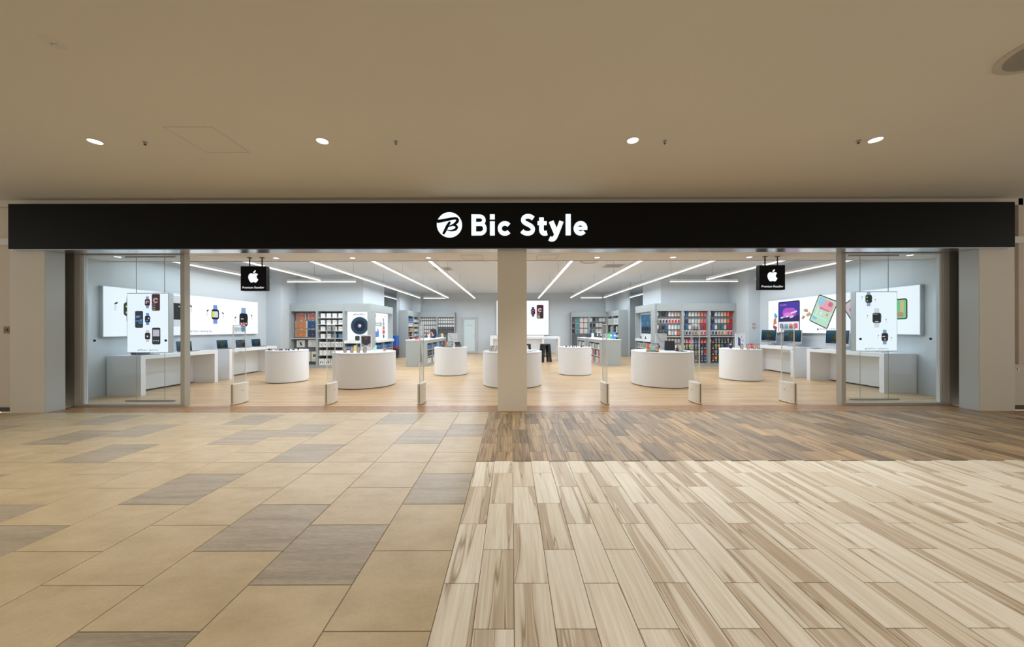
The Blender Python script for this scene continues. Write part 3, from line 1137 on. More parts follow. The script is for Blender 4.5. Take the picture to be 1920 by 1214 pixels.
def hung_display(x, label):
    w, h = 0.81, 1.16
    t = lightbox('hanging_light_box', label, w, h, 0.10, (x, 6.60, 0.95), 0)
    for du in (-0.27, 0.28):
        MB().tube([(du, 0.05, h), (du, 0.05, 2.80 - 0.95)], 0.006, M_STEEL, 6).build('wire', t)
        MB().tube([(du, 0.05, 0), (du, 0.05, -0.94)], 0.004, M_STEEL, 6).build('wire', t)
    MB().box(-0.48, 0.48, 0.035, 0.065, 1.85, 1.885, M_STEEL).build('ceiling_rail', t)
    MB().box(-0.48, 0.48, 0.035, 0.065, -0.945, -0.925, M_STEEL).build('floor_rail', t)
    return t


# left window display (front traced 486 x 687 units)
def ku(cx, cy, x0, y1, ux, uy, w=0.81, h=1.16):
    return ((cx - x0) / ux * w - w / 2, (y1 - cy) / uy * h)


t = hung_display(-7.035, 'hanging light box in left window showing phones and watches')
S = 0.81 / 486
P = lambda x, y: ku(x, y, 352, 815, 486, 687)
a = Art(0)
watch_print(a, *P(594, 237), 60 * S, 75 * S, E(0.33, 0.32, 0.55), marks=())
ring(a, *P(594, 237), 18 * S, 7 * S, E(0.9, 0.15, 0.3), 0, 250)
ring(a, *P(594, 237), 11 * S, 6 * S, E(0.4, 0.9, 0.5), 0, 250)
a.build('watch_print', t)
a = Art(0)
phone_print(a, *P(692, 236), 96 * S, 198 * S, E(0.55, 0.10, 0.13), E(0.025, 0.02, 0.025))
ring(a, *P(690, 215), 27 * S, 8 * S, E(0.9, 0.2, 0.35), 20, 330)
ring(a, *P(690, 215), 19 * S, 7 * S, E(0.35, 0.9, 0.6), 20, 330)
for k, c in enumerate(((0.8, 0.1, 0.2), (0.8, 0.1, 0.2), (0.2, 0.7, 0.3), (0.2, 0.7, 0.3))):
    a.rr(*P(670, 255 + 21 * k), 34 * S, 9 * S, 2 * S, E(*c))
a.build('phone_print', t)
a = Art(0)
phone_print(a, *P(496, 431), 92 * S, 196 * S, INK, E(0.015, 0.03, 0.045))
for (x, y, w_) in ((487, 395, 55), (480, 408, 40), (497, 450, 76), (515, 472, 42), (522, 437, 22)):
    a.rr(*P(x, y), w_ * S, 9 * S, 3 * S, E(0.15, 0.4, 0.9))
a.build('phone_print', t)
a = Art(0)
watch_print(a, *P(595, 428), 62 * S, 76 * S, E(0.12, 0.28, 0.75), marks=((0.2, 0.1, 0.14, (0.8, 0.7, 0.6)), (-0.25, -0.25, 0.1, (0.2, 0.5, 0.9)), (0.05, -0.25, 0.1, (0.2, 0.5, 0.9))))
a.build('watch_print', t)
a = Art(0)
watch_print(a, *P(595, 622), 62 * S, 76 * S, E(0.85, 0.66, 0.66), marks=((0, -0.05, 0.16, (0.9, 0.9, 0.9)),))
a.build('watch_print', t)
a = Art(0)
phone_print(a, *P(695, 622), 96 * S, 196 * S, INK, E(0.02, 0.025, 0.035))
a.poly([P(657, 626), P(733, 626), P(733, 550), P(657, 550)], E(0.62, 0.58, 0.72))
a.poly(circle(*P(690, 592), 20 * S), E(0.80, 0.55, 0.55))
for x in (670, 695, 720):
    a.poly(circle(*P(x, 676), 6 * S, 10), E(0.9, 0.9, 0.92), x == 670)
a.build('phone_print', t)
a = Art(0)
a.fruit(*P(486, 784), 17 * S, INK)
a.text('iPhone', P(500, 0)[0], P(580, 0)[0], P(0, 792)[1], INK)
a.text('+', P(594, 0)[0], P(606, 0)[0], P(0, 790)[1], INK)
a.fruit(*P(626, 784), 17 * S, INK)
a.text('WATCH', P(640, 0)[0], P(718, 0)[0], P(0, 791)[1], INK)
a.build('caption', t)

t = hung_display(7.06, 'hanging light box in right window showing three watches')
P = lambda x, y: ku(x, y, 1062, 722, 483, 682)
S = 0.81 / 483
a = Art(0)
watch_print(a, *P(1212, 125), 76 * S, 92 * S, E(0.36, 0.36, 0.60), marks=((-0.25, 0.2, 0.11, (0.4, 0.8, 0.2)), (-0.25, -0.25, 0.11, (0.4, 0.8, 0.2))))
a.build('watch_print', t)
a = Art(0)
watch_print(a, *P(1305, 342), 102 * S, 120 * S, E(0.80, 0.80, 0.84), body=(0.18, 0.13, 0.09))
a.rr(*P(1303, 384), 40 * S, 9 * S, 3 * S, E(0.5, 0.7, 0.8))
a.rr(*P(1290, 300), 50 * S, 7 * S, 3 * S, E(0.3, 0.4, 0.45))
a.build('watch_print', t)
a = Art(0)
watch_print(a, *P(1397, 560), 76 * S, 92 * S, E(0.17, 0.42, 0.58), marks=((0, -0.3, 0.17, (0.9, 0.1, 0.12)),))
a.rr(*P(1383, 553), 32 * S, 8 * S, 2 * S, E(0.6, 0.8, 0.9))
a.build('watch_print', t)
for (x, y, m_) in ((1134, 112, -1), (1290, 142, 1), (1196, 326, -1), (1414, 368, 1), (1320, 550, -1), (1474, 578, 1)):
    a = Art(0)
    earbud(a, *P(x, y), 24 * S, m_)
    a.build('earbud_print', t)
a = Art(0)
a.fruit(*P(1178, 692), 17 * S, INK)
a.text('WATCH + AirPods Pro', P(1190, 0)[0], P(1438, 0)[0], P(0, 699)[1], INK)
a.build('caption', t)

# left wall light box: looking at -X, u = depth
LBL, LBH = 4.33, 1.07
t = lightbox('wall_light_box', 'long lit wall panel with watches and earbuds, left wall', LBL, LBH, 0.09, (-8.46, 7.07 + LBL / 2, 1.245), PI / 2)
Q = lambda u, z: (u - LBL / 2, z - 1.245)
for (u, z, w_, h_, st, mk) in ((0.50, 1.85, 0.25, 0.30, (0.32, 0.30, 0.52), ((-0.25, 0.2, 0.10, (0.4, 0.8, 0.2)), (-0.25, -0.25, 0.10, (0.4, 0.8, 0.2)))),
                               (1.55, 1.86, 0.34, 0.42, (0.82, 0.80, 0.84), ((0.2, 0.3, 0.05, (0.6, 0.7, 0.9)),)),
                               (2.68, 1.83, 0.24, 0.29, (0.20, 0.33, 0.80), ()),
                               (3.71, 1.70, 0.33, 0.41, (0.25, 0.45, 0.66), ((0, -0.3, 0.17, (0.9, 0.1, 0.12)), (-0.3, -0.28, 0.08, (0.6, 0.7, 0.8)), (0.3, -0.28, 0.08, (0.6, 0.7, 0.8))))):
    a = Art(0)
    uu, vv = Q(u, z)
    watch_print(a, uu, vv, w_, h_, E(*st), marks=mk)
    if abs(u - 2.68) < 0.01:
        a.rr(uu + 0.02, vv, w_ * 0.55, h_ * 0.6, 0.01, E(0.75, 0.80, 0.80))
        a.rr(uu - 0.075, vv, 0.06, h_ * 0.6, 0.01, E(0.7, 0.85, 0.15))
    if abs(u - 3.71) < 0.01:
        a.rr(uu - 0.06, vv + 0.03, 0.10, 0.028, 0.005, E(0.8, 0.85, 0.9))
    a.build('watch_print', t)
for (u, z, m_) in ((0.22, 1.92, -1), (0.76, 1.9, 1), (1.95, 1.97, 1), (1.2, 1.97, -1), (2.42, 1.88, -1), (2.95, 1.83, 1), (3.38, 1.72, -1), (4.05, 1.80, 1)):
    a = Art(0)
    earbud(a, *Q(u, z), 0.11, m_)
    a.build('earbud_print', t)
a = Art(0)
a.fruit(Q(1.80, 1.345)[0], Q(0, 1.345)[1], 0.055, INK)
a.text('WATCH + AirPods Pro', Q(1.85, 0)[0], Q(2.58, 0)[0], Q(0, 1.325)[1], INK)
a.build('caption', t)

# right wall light box: looking at +X, u = 11.45 - depth
t = lightbox('wall_light_box', 'long lit wall panel with tilted tablets, right wall', 4.26, LBH, 0.09, (8.61, 11.45 - 2.13, 1.25), -PI / 2)
Q = lambda u, z: (u - 2.13, z - 1.25)


def tablet_print(t, c, w, h, ang, shapes, face):
    a = Art(0)
    body = rot2(rrect(c[0], c[1], w, h, 0.05), ang, c)
    a.poly(body, INK)
    a.poly(rot2(rrect(c[0], c[1], w - 0.05, h - 0.05, 0.03), ang, c), face)
    for (du, dv, ww, hh, col) in shapes:
        du, dv = du * 0.86, dv * 0.84
        a.poly(rot2(rrect(c[0] + du, c[1] + dv, ww * 0.9, hh * 0.86, min(ww, hh) * 0.25), ang, c), E(*col))
    return a


c = Q(0.85, 1.75)
a = Art(0)
a.poly(rrect(c[0], c[1], 0.82, 0.98, 0.05), INK)
a.poly(rrect(c[0], c[1] + 0.16, 0.77, 0.60, 0.02), E(0.07, 0.05, 0.42))
a.poly(rrect(c[0] + 0.02, c[1] + 0.13, 0.52, 0.30, 0.14), E(0.50, 0.10, 0.62))
a.poly(rrect(c[0] - 0.02, c[1] + 0.05, 0.34, 0.18, 0.08), E(0.80, 0.25, 0.75))
a.poly([(c[0] - 0.385, c[1] - 0.14), (c[0] + 0.385, c[1] - 0.14), (c[0] + 0.385, c[1] + 0.04), (c[0] - 0.385, c[1] - 0.04)], E(0.04, 0.03, 0.14))
a.poly(rrect(c[0], c[1] - 0.31, 0.77, 0.33, 0.01), E(0.93, 0.95, 0.98))
for k, cl in enumerate(((0.10, 0.13, 0.35), (0.20, 0.45, 0.70), (0.75, 0.28, 0.12), (0.80, 0.12, 0.30))):
    a.poly(rrect(c[0] - 0.27 + 0.18 * k, c[1] - 0.28, 0.13, 0.16, 0.03), E(*cl), k == 0)
for k, (du, dv, w_) in enumerate(((-0.25, -0.01, 0.12), (-0.05, 0.02, 0.10), (0.12, 0.0, 0.14), (0.2, 0.14, 0.24))):
    a.poly(rot2(rrect(c[0] + du, c[1] + dv, w_, 0.045, 0.02), 0.25, (c[0] + du, c[1] + dv)), E(0.85, 0.88, 0.95), k == 0)
a.text('Arcade', c[0] - 0.34, c[0] - 0.08, c[1] + 0.36, E(0.9, 0.25, 0.55))
a.build('tablet_print', t)
c = Q(2.02, 1.86)
a = tablet_print(t, c, 0.62, 0.80, -0.42, ((0.02, 0.22, 0.50, 0.34, (0.85, 0.42, 0.50)), (-0.18, 0.30, 0.22, 0.24, (0.35, 0.65, 0.80)), (0.15, 0.30, 0.14, 0.14, (0.62, 0.18, 0.26)),
                                           (0.02, 0.08, 0.34, 0.05, (0.75, 0.20, 0.28)), (-0.05, -0.22, 0.42, 0.02, (0.92, 0.96, 0.94)), (-0.2, -0.1, 0.02, 0.5, (0.92, 0.96, 0.94)),
                                           (0.18, -0.05, 0.07, 0.09, (0.75, 0.40, 0.15)), (-0.05, -0.08, 0.06, 0.09, (0.9, 0.92, 0.95)), (-0.20, -0.30, 0.16, 0.1, (0.25, 0.65, 0.70))),
                 E(0.55, 0.83, 0.66))
a.build('tablet_print', t)
c = Q(2.95, 1.82)
a = tablet_print(t, c, 0.50, 0.70, 0.55, ((0.0, 0.1, 0.34, 0.2, (0.45, 0.18, 0.35)), (0.05, -0.15, 0.3, 0.18, (0.25, 0.2, 0.45))), E(0.72, 0.55, 0.62))
a.poly(circle(c[0] + 0.0, c[1] - 0.32, 0.10, 20), E(0.08, 0.25, 0.75))
a.build('tablet_print', t)
c = Q(3.72, 1.82)
a = tablet_print(t, c, 0.62, 0.46, 0, ((-0.02, 0.08, 0.42, 0.24, (0.16, 0.62, 0.25)), (0.24, 0.05, 0.08, 0.34, (0.75, 0.55, 0.25)), (0.0, -0.14, 0.30, 0.12, (0.35, 0.62, 0.85)),
                                       (0.20, -0.14, 0.14, 0.12, (0.55, 0.32, 0.18)), (-0.02, -0.12, 0.12, 0.05, (0.8, 0.15, 0.1)), (0.02, 0.05, 0.07, 0.07, (0.3, 0.05, 0.04))), E(0.20, 0.66, 0.30))
a.build('tablet_print', t)
for k, (u, z, cl, sz) in enumerate(((0.30, 1.62, (0.65, 0.25, 0.15), 0.14), (0.33, 1.80, (0.15, 0.40, 0.70), 0.12), (0.30, 1.42, (0.35, 0.08, 0.08), 0.13),
                                    (1.47, 1.92, (0.50, 0.33, 0.17), 0.10), (1.56, 1.80, (0.62, 0.42, 0.22), 0.11), (1.38, 1.72, (0.45, 0.28, 0.13), 0.08))):
    a = Art(0)
    uu, vv = Q(u, z)
    a.poly(rot2([(uu - sz / 2, vv - sz * 0.8), (uu + sz / 2, vv - sz * 0.5), (uu + sz * 0.3, vv + sz * 0.8), (uu - sz * 0.4, vv + sz * 0.5)], 0.5 * k, (uu, vv)), E(*cl))
    a.build('confetti_print', t)
a = Art(0)
a.fruit(Q(1.86, 1.375)[0], Q(0, 1.375)[1], 0.06, INK)
a.text('Arcade + iPad Pro', Q(1.91, 0)[0], Q(2.52, 0)[0], Q(0, 1.355)[1], E(0.25, 0.30, 0.36))
a.build('caption', t)

# back wall light box
t = lightbox('wall_light_box', 'large lit panel with watch and phone on the back wall', 2.98, 1.97, 0.08, (0.635, 19.40, 1.04), 0)
Q = lambda px, py: ((px - 959) * 19.4 / 640 - 0.635, 1.4 + (617 - py) * 19.4 / 640 - 1.04)
a = Art(0)
watch_print(a, *Q(999.5, 585), 0.24, 0.30, E(0.08, 0.10, 0.18))
ring(a, *Q(999.5, 585), 0.075, 0.03, E(0.9, 0.3, 0.35), 0, 300)
a.build('watch_print', t)
a = Art(0)
phone_print(a, *Q(1012.8, 585), 0.39, 0.79, E(0.55, 0.08, 0.14), E(0.03, 0.03, 0.04))
ring(a, *Q(1012.5, 582), 0.10, 0.04, E(0.9, 0.3, 0.35), 20, 330)
ring(a, *Q(1012.5, 582), 0.065, 0.03, E(0.5, 0.9, 0.7), 20, 330)
for k, cl in enumerate(((0.8, 0.1, 0.2), (0.8, 0.1, 0.2), (0.3, 0.8, 0.3), (0.3, 0.8, 0.3))):
    u, v = Q(1010, 588 + 2.6 * k)
    a.rr(u, v, 0.15, 0.045, 0.01, E(*cl))
a.build('phone_print', t)


# ================================================================== COUNTERS AND TABLES
def counter(name, label, length, depth, h, loc, rotz, back=True, group=None):
    """slab top on two end panels with a modesty panel; local x along the length, front at y = 0"""
    t = thing(name, label, 'counter', loc, rotz, group)
    k = 0.085
    MB().box(-length / 2, length / 2, 0, depth, h - k, h, M_WHITE).build('top', t, 0.004)
    for s in (-1, 1):
        MB().box(*sorted((s * length / 2, s * (length / 2 - 0.1))), 0.0, depth, 0, h - k, M_WHITE).build('end_panel', t, 0.004)
    if back:
        MB().box(-length / 2 + 0.1, length / 2 - 0.1, depth - 0.16, depth - 0.10, 0.03, h - k, M_WHITE).build('modesty_panel', t, 0.003)
    return t


# left wall: front faces +X  (local x -> +Y, local y -> -X)
counter('wall_counter', 'white wall counter inside the left window, end panel nearest', 1.89, 0.72, 0.85, (-7.80, 8.125, 0), PI / 2, group='counters along the side walls')
counter('wall_counter', 'white wall counter farther along left wall with three laptops', 1.92, 0.72, 0.85, (-7.80, 10.40, 0), PI / 2, group='counters along the side walls')
counter('wall_counter', 'white wall counter inside the right window, end panel nearest', 1.92, 0.70, 0.855, (7.98, 8.27, 0), -PI / 2, group='counters along the side walls')
counter('wall_counter', 'white wall counter farther along right wall with two desktop computers', 1.90, 0.70, 0.855, (7.98, 10.62, 0), -PI / 2, group='counters along the side walls')
counter('service_counter', 'long white high table at the back with a black stool', 3.0, 0.62, 1.05, (0.60, 14.75, 0), 0, False)
counter('service_counter', 'white counter beneath the back wall light box', 2.9, 0.5, 1.04, (0.30, 18.4, 0), 0, True)
it = thing('card_terminal', 'small white device standing on the long back table', 'device', (-0.55, 15.0, 1.05))
MB().box(-0.06, 0.06, -0.04, 0.04, 0, 0.03, M_WHITE).build('foot', it, 0.004)
MB().box(-0.05, 0.05, -0.015, 0.015, 0.03, 0.14, M_WHITE).build('screen_body', it, 0.004)


def drum(x, y, r, label, h=0.84):
    t = thing('round_table', label, 'table', (x, y, 0), 0, 'round white display tables')
    MB().lathe([(r - 0.03, 0.0), (r - 0.03, 0.018)], 0, 0, 72, mat((0.10, 0.10, 0.10), 0.6)).build('plinth', t, smooth=True)
    MB().lathe([(r, 0.018), (r, h - 0.035), (r - 0.004, h - 0.031)], 0, 0, 72, M_WHITE).build('drum', t, smooth=True)
    MB().lathe([(r - 0.004, h - 0.031), (r + 0.004, h - 0.029), (r + 0.004, h - 0.004), (r, h), (0, h)], 0, 0, 72, M_WHITE).build('top', t, smooth=True)
    return t


TABLES = {
    1: (-3.70, 8.62, 0.735, 'big round white table with phones before the round speaker poster'),
    2: (-6.08, 9.27, 0.495, 'small round white table with watches near the left counters'),
    3: (-1.89, 10.62, 0.50, 'small round white table with one tablet, left of centre column'),
    4: (0.02, 8.66, 0.74, 'big round white table half hidden behind the centre column'),
    5: (1.97, 10.62, 0.50, 'small round white table with watches, right of centre column'),
    6: (3.80, 8.65, 0.73, 'big round white table with tablets before the phone case rack'),
    7: (6.33, 9.46, 0.50, 'small round white table with phones near the right counters'),
}

for k, (x, y, r, lab) in TABLES.items():
    drum(x, y, r, lab)
TH = 0.84

# ---- stools
M_STOOL = mat((0.018, 0.018, 0.02), 0.4)


def stool(x, y, label, rz=0.0):
    t = thing('bar_stool', label, 'stool', (x, y, 0), rz, 'black stools at the long back table')
    MB().prism(rrect(0, 0, 0.36, 0.30, 0.05), 0.70, 0.76, M_STOOL, 'z').build('seat', t, 0.006)
    for s in (-1, 1):
        for f in (-1, 1):
            mb = MB()
            mb.prism([(s * 0.07, 0.71), (s * 0.17, 0.71), (s * 0.235, 0.0), (s * 0.15, 0.0)], f * 0.11 - 0.035, f * 0.11 + 0.035, M_STOOL)
            mb.build('leg', t, 0.004)
        MB().box(*sorted((s * 0.165, s * 0.135)), -0.09, 0.09, 0.40, 0.70, M_STOOL).build('side_panel', t)
    MB().box(-0.18, 0.18, -0.015, 0.015, 0.22, 0.27, M_STOOL).build('footrest', t)
    return t


stool(1.42, 14.35, 'black bar stool fully in view at the back table', 0.45)
stool(0.63, 14.35, 'black bar stool mostly hidden behind the centre column')


# ================================================================== ANTI-THEFT GATES
def gate(x, label, face):
    t = thing('security_gate', label, 'security gate', (x, 6.45, 0), 0, 'security gates across the entrance')
    # base: curved-plan box, long in depth
    n = 10
    L0, hb = 0.175, 0.39
    bul = 0.03 * face
    out = []
    for k in range(n + 1):
        y = -L0 + 2 * L0 * k / n
        out.append((0.035 * face + bul * (1 - (y / L0) ** 2), y))
    inn = [(-0.035 * face, L0), (-0.035 * face, -L0)]
    MB().prism(out + inn, 0.012, hb, M_BEIGEPL, 'z').build('base', t, 0.006)
    MB().box(-0.038, 0.038, -L0 + 0.005, L0 - 0.005, 0, 0.012, mat((0.25, 0.24, 0.22), 0.6)).build('foot_plate', t)
    MB().box(-0.008, 0.008, -L0 - 0.004, -L0 + 0.01, 0.03, hb - 0.01, mat((0.16, 0.15, 0.14), 0.5)).build('front_slot', t)
    loop = []
    r = 0.03
    for (cy, cz, a0) in ((-0.145 + r, 1.48 - r, 180), (0.145 - r, 1.48 - r, 90)):
        for k in range(6):
            a = math.radians(a0 - 90 * k / 5)
            loop.append((0, cy + r * math.cos(a), cz + r * math.sin(a)))
    pts = [(0, -0.145, hb - 0.02)] + loop + [(0, 0.145, hb - 0.02)]
    MB().tube(pts, 0.0075, mat((0.95, 0.96, 0.96), 0.2), 8).build('loop_frame', t, smooth=True)
    MB().box(-0.003, 0.003, -0.135, 0.135, hb, 1.465, M_ACRYL).build('acrylic_panel', t)
    MB().box(-0.0045, 0.0045, -0.12, 0.12, 1.36, 1.44, glass((0.82, 0.85, 0.86), 0.07)).build('tag_sensor', t)
    for dz in (0.06, 0.33):
        MB().lathe([(0, 0.004), (0.006, 0.004), (0.006, 0)], 0, 0, 10, M_STEEL).build('screw', t, loc=(face * 0.047, -0.14, dz), rot=(0, face * PI / 2, 0))
    MB().box(*sorted((face * 0.064, face * 0.067)), -0.02, 0.02, 0.24, 0.26, mat((0.5, 0.49, 0.46), 0.5)).build('badge', t)
    return t


gx = (-5.14, -3.41, -1.70, 1.76, 3.47, 5.22)
gl = ('leftmost beside the left window', 'second from left', 'left of the centre column', 'right of the centre column', 'second from right', 'rightmost beside the right window')
for x, lab in zip(gx, gl):
    gate(x, 'clear security gate on beige base, ' + lab, 1 if x < 0 else -1)


# ================================================================== DEVICES
M_SILVER = mat((0.70, 0.71, 0.72), 0.3, 0.8)
M_SPACEGREY = mat((0.16, 0.165, 0.175), 0.35, 0.8)
M_GLOSSBLK = mat((0.01, 0.01, 0.012), 0.2, 0, 0.25)


def wallpaper(name, kind):
    m, nt, b = node_mat(name, 0.15)
    m.cycles.emission_sampling = 'NONE'
    b.inputs['Specular IOR Level'].default_value = 0.15
    tc = N(nt, 'ShaderNodeTexCoord')
    g = N(nt, 'ShaderNodeSeparateXYZ')
    nt.links.new(tc.outputs['Generated'], g.inputs[0])
    n = N(nt, 'ShaderNodeTexNoise')
    n.inputs['Scale'].default_value = 2.2 if kind != 'island' else 1.4
    n.inputs['Detail'].default_value = 5
    nt.links.new(tc.outputs['Object'], n.inputs['Vector'])
    if kind == 'island':
        r = ramp(nt, [(0.0, (0.003, 0.018, 0.05)), (0.45, (0.004, 0.06, 0.11)), (0.75, (0.008, 0.10, 0.17)), (1.0, (0.05, 0.18, 0.26))])
        nt.links.new(g.outputs['Z'], r.inputs['Fac'])
        out = r
    else:
        n.inputs['Scale'].default_value = 1.3
        n.inputs['Detail'].default_value = 0.5
        n.inputs['Distortion'].default_value = 0.8
        nt.links.new(tc.outputs['Generated'], n.inputs['Vector'])
        r = ramp(nt, [(0.30, (0.05, 0.30, 0.75)), (0.42, (0.35, 0.75, 0.8)), (0.47, (0.95, 0.75, 0.25)), (0.54, (0.85, 0.22, 0.05)), (0.62, (0.85, 0.10, 0.25)), (0.75, (0.35, 0.10, 0.6))])
        nt.links.new(n.outputs['Fac'], r.inputs['Fac'])
        out = r
    b.inputs['Base Color'].default_value = (0.01, 0.01, 0.01, 1)
    nt.links.new(out.outputs['Color'], b.inputs['Emission Color'])
    b.inputs['Emission Strength'].default_value = 0.6
    return m


M_ISLAND = wallpaper('island_screen', 'island')
M_ABSTRACT = wallpaper('abstract_screen', 'abstract')
M_ROCK = emit((0.045, 0.048, 0.012), 0.7)


def island_art(a, w, h, v0):
    """dark overgrown rock with a pale foot above the sea, as on the computers' screens"""
    top = [(-0.27, 0.42), (-0.24, 0.56), (-0.17, 0.63), (-0.12, 0.74), (-0.05, 0.82), (0.03, 0.79), (0.08, 0.84), (0.14, 0.72), (0.21, 0.66), (0.27, 0.52), (0.29, 0.42)]
    low = [(0.20, 0.36), (0.13, 0.22), (0.07, 0.30), (0.01, 0.12), (-0.06, 0.27), (-0.13, 0.20), (-0.18, 0.35)]
    a.poly([(w * x, v0 + h * y) for x, y in top + low], M_ROCK)
    a.poly([(w * x, v0 + h * y) for x, y in ((-0.05, 0.78), (0.02, 0.70), (0.0, 0.40), (-0.06, 0.30), (-0.10, 0.45), (-0.12, 0.66))], E(0.11, 0.10, 0.03, 0.7))
    a.poly([(w * x, v0 + h * y) for x, y in ((0.10, 0.74), (0.16, 0.62), (0.14, 0.40), (0.09, 0.32), (0.07, 0.50))], E(0.085, 0.085, 0.025, 0.7))
    a.poly(rrect(-w * 0.05, v0 + h * 0.05, w * 0.4, h * 0.03, h * 0.01), E(0.15, 0.3, 0.4, 0.5))


def laptop(x, y, z, rz, label, w=0.305, d=0.212):
    t = thing('laptop', label, 'laptop', (x, y, z), rz, 'open laptops on the left counters')
    MB().prism(rrect(0, 0, w, d, 0.012), 0, 0.014, M_SPACEGREY, 'z').build('base', t)
    MB().box(-w * 0.44, w * 0.44, -0.02, d * 0.36, 0.014, 0.0155, mat((0.03, 0.03, 0.035), 0.5)).build('keyboard', t)
    MB().box(-w * 0.2, w * 0.2, -d * 0.44, -0.04, 0.014, 0.0148, mat((0.20, 0.20, 0.21), 0.3, 0.6)).build('trackpad', t)
    lid = MB()
    lid.prism(rrect(0, d / 2, w, d, 0.012), 0, 0.006, M_SPACEGREY, 'y')
    o = lid.build('lid', t, loc=(0, d / 2, 0.014), rot=(-0.10, 0, 0))
    s = MB().box(-w * 0.485, w * 0.485, -0.0012, 0, 0.008, d - 0.006, M_GLOSSBLK).build('bezel', o)
    MB().box(-w * 0.46, w * 0.46, -0.0022, -0.0012, 0.016, d - 0.014, M_ISLAND).build('screen', o)
    a = Art(-0.0024)
    island_art(a, w * 0.92, d - 0.03, 0.016)
    a.build('screen_picture', o)
    return t


laptop(-7.98, 7.45, 0.85, PI / 2 - 0.1, 'open laptop on near left counter, behind the hanging light box', 0.36, 0.245)
laptop(-8.08, 8.55, 0.85, PI / 2 - 0.12, 'open laptop on near left counter, right of the window post', 0.36, 0.245)
laptop(-8.10, 9.70, 0.85, PI / 2 - 0.12, 'open laptop on far left counter, nearest of three', 0.32, 0.235)
laptop(-8.10, 10.34, 0.85, PI / 2 - 0.12, 'open laptop on far left counter, middle of three', 0.31, 0.22)
laptop(-8.10, 10.98, 0.85, PI / 2 - 0.12, 'open laptop on far left counter, farthest of three', 0.32, 0.23)


def desktop(x, y, z, rz, label, w=0.58):
    t = thing('desktop_computer', label, 'computer', (x, y, z), rz, 'desktop computers on the right counters')
    k = w / 0.65
    MB().box(-0.10 * k, 0.10 * k, -0.09 * k, 0.09 * k, 0, 0.006, M_SILVER).build('foot', t, 0.002)
    MB().prism([(0.07 * k, 0.006), (0.085 * k, 0.006), (0.05 * k, 0.24 * k), (0.035 * k, 0.24 * k)], -0.08 * k, 0.08 * k, M_SILVER, 'x').build('neck', t)
    b = MB()
    b.prism(rrect(0, 0.30 * k, w, 0.42 * k, 0.015), 0.0, 0.03, M_SILVER, 'y')
    body = b.build('display_body', t, loc=(0, -0.005, 0.0), rot=(-0.06, 0, 0))
    MB().prism(rrect(0, 0.333 * k, w * 0.995, 0.352 * k, 0.012), -0.0012, 0, M_GLOSSBLK, 'y').build('bezel', body)
    MB().box(-w * 0.46, w * 0.46, -0.0022, -0.0012, 0.175 * k, 0.492 * k, M_ISLAND).build('screen', body)
    a = Art(-0.0024)
    island_art(a, w * 0.92, 0.317 * k, 0.175 * k)
    a.build('screen_picture', body)
    a = Art(-0.0006)
    a.fruit(0, 0.122 * k, 0.03 * k, mat((0.03, 0.03, 0.03), 0.4))
    a.build('chin_emblem', body)
    MB().box(-0.21 * k, 0.21 * k, -0.30 * k, -0.18 * k, 0, 0.010, M_BOX).build('keyboard', t, 0.002)
    MB().box(-0.20 * k, 0.20 * k, -0.29 * k, -0.19 * k, 0.010, 0.012, mat((0.72, 0.72, 0.72), 0.5)).build('keys', t)
    ms = MB()
    ms.prism(circle(0.29 * k, -0.24 * k, 0.03 * k, 16, 0.055 * k), 0, 0.018, M_BOX, 'z')
    ms.build('mouse', t, 0.004)
    return t


desktop(8.36, 11.12, 0.855, -PI / 2 + 0.0, 'desktop computer on far right counter, beside the wall pier', 0.62)
desktop(8.36, 10.18, 0.855, -PI / 2 + 0.0, 'desktop computer on far right counter, beside the gate post', 0.62)
desktop(8.36, 8.78, 0.855, -PI / 2 + 0.0, 'desktop computer on near right counter, behind the window post', 0.62)
kb = thing('graphics_tablet', 'dark flat tablet lying on the near right counter', 'tablet', (8.15, 9.05, 0.855), -PI / 2 + 0.2)
MB().prism(rrect(0, 0, 0.28, 0.20, 0.015), 0, 0.012, M_SPACEGREY, 'z').build('slab', kb)
MB().prism(rrect(0, 0, 0.26, 0.18, 0.01), 0.012, 0.0135, M_GLOSSBLK, 'z').build('glass_face', kb)
kb = thing('tablet_stand', 'thin silver laptop lying under the right hanging light box', 'laptop', (8.3, 7.75, 0.855), -PI / 2 + 0.2)
MB().prism(rrect(0, 0, 0.30, 0.21, 0.015), 0, 0.013, M_SILVER, 'z').build('slab', kb)
MB().prism(rrect(0, 0.0, 0.30, 0.21, 0.015), 0.014, 0.019, M_SILVER, 'z').build('lid', kb)


def phone(x, y, z, rz, label, body=(0.02, 0.02, 0.022), screen=True, w=0.075, h=0.152, tilt=-0.45, group='phones on the display tables'):
    t = thing('phone', label, 'phone', (x, y, z), rz, group)
    st = MB()
    st.prism([(-0.005, 0.0), (0.06, 0.0), (0.06, 0.004), (0.04, 0.06), (0.03, 0.06)], -0.02, 0.02, M_SILVER, 'x')
    st.build('stand', t)
    mb = MB()
    mb.prism(rrect(0, h / 2, w, h, 0.012), 0, 0.0085, mat(body, 0.25, 0.2), 'y')
    o = mb.build('body', t, loc=(0, -0.012, 0.006), rot=(tilt, 0, 0))
    if screen:
        mb = MB()
        mb.prism(rrect(0, h / 2, w * 0.93, h * 0.965, 0.010), -0.001, 0, M_ABSTRACT, 'y')
        mb.build('screen', o)
    else:
        for dz in (0.135, 0.115):
            mb = MB()
            mb.prism(circle(-w * 0.28, h * dz / 0.15 - 0.005, 0.009, 12), -0.002, 0, M_GLOSSBLK, 'y')
            mb.build('camera_lens', o)
        a = Art(-0.0005)
        a.fruit(0, h * 0.55, 0.022, M_SILVER)
        a.build('fruit_emblem', o)
    return t


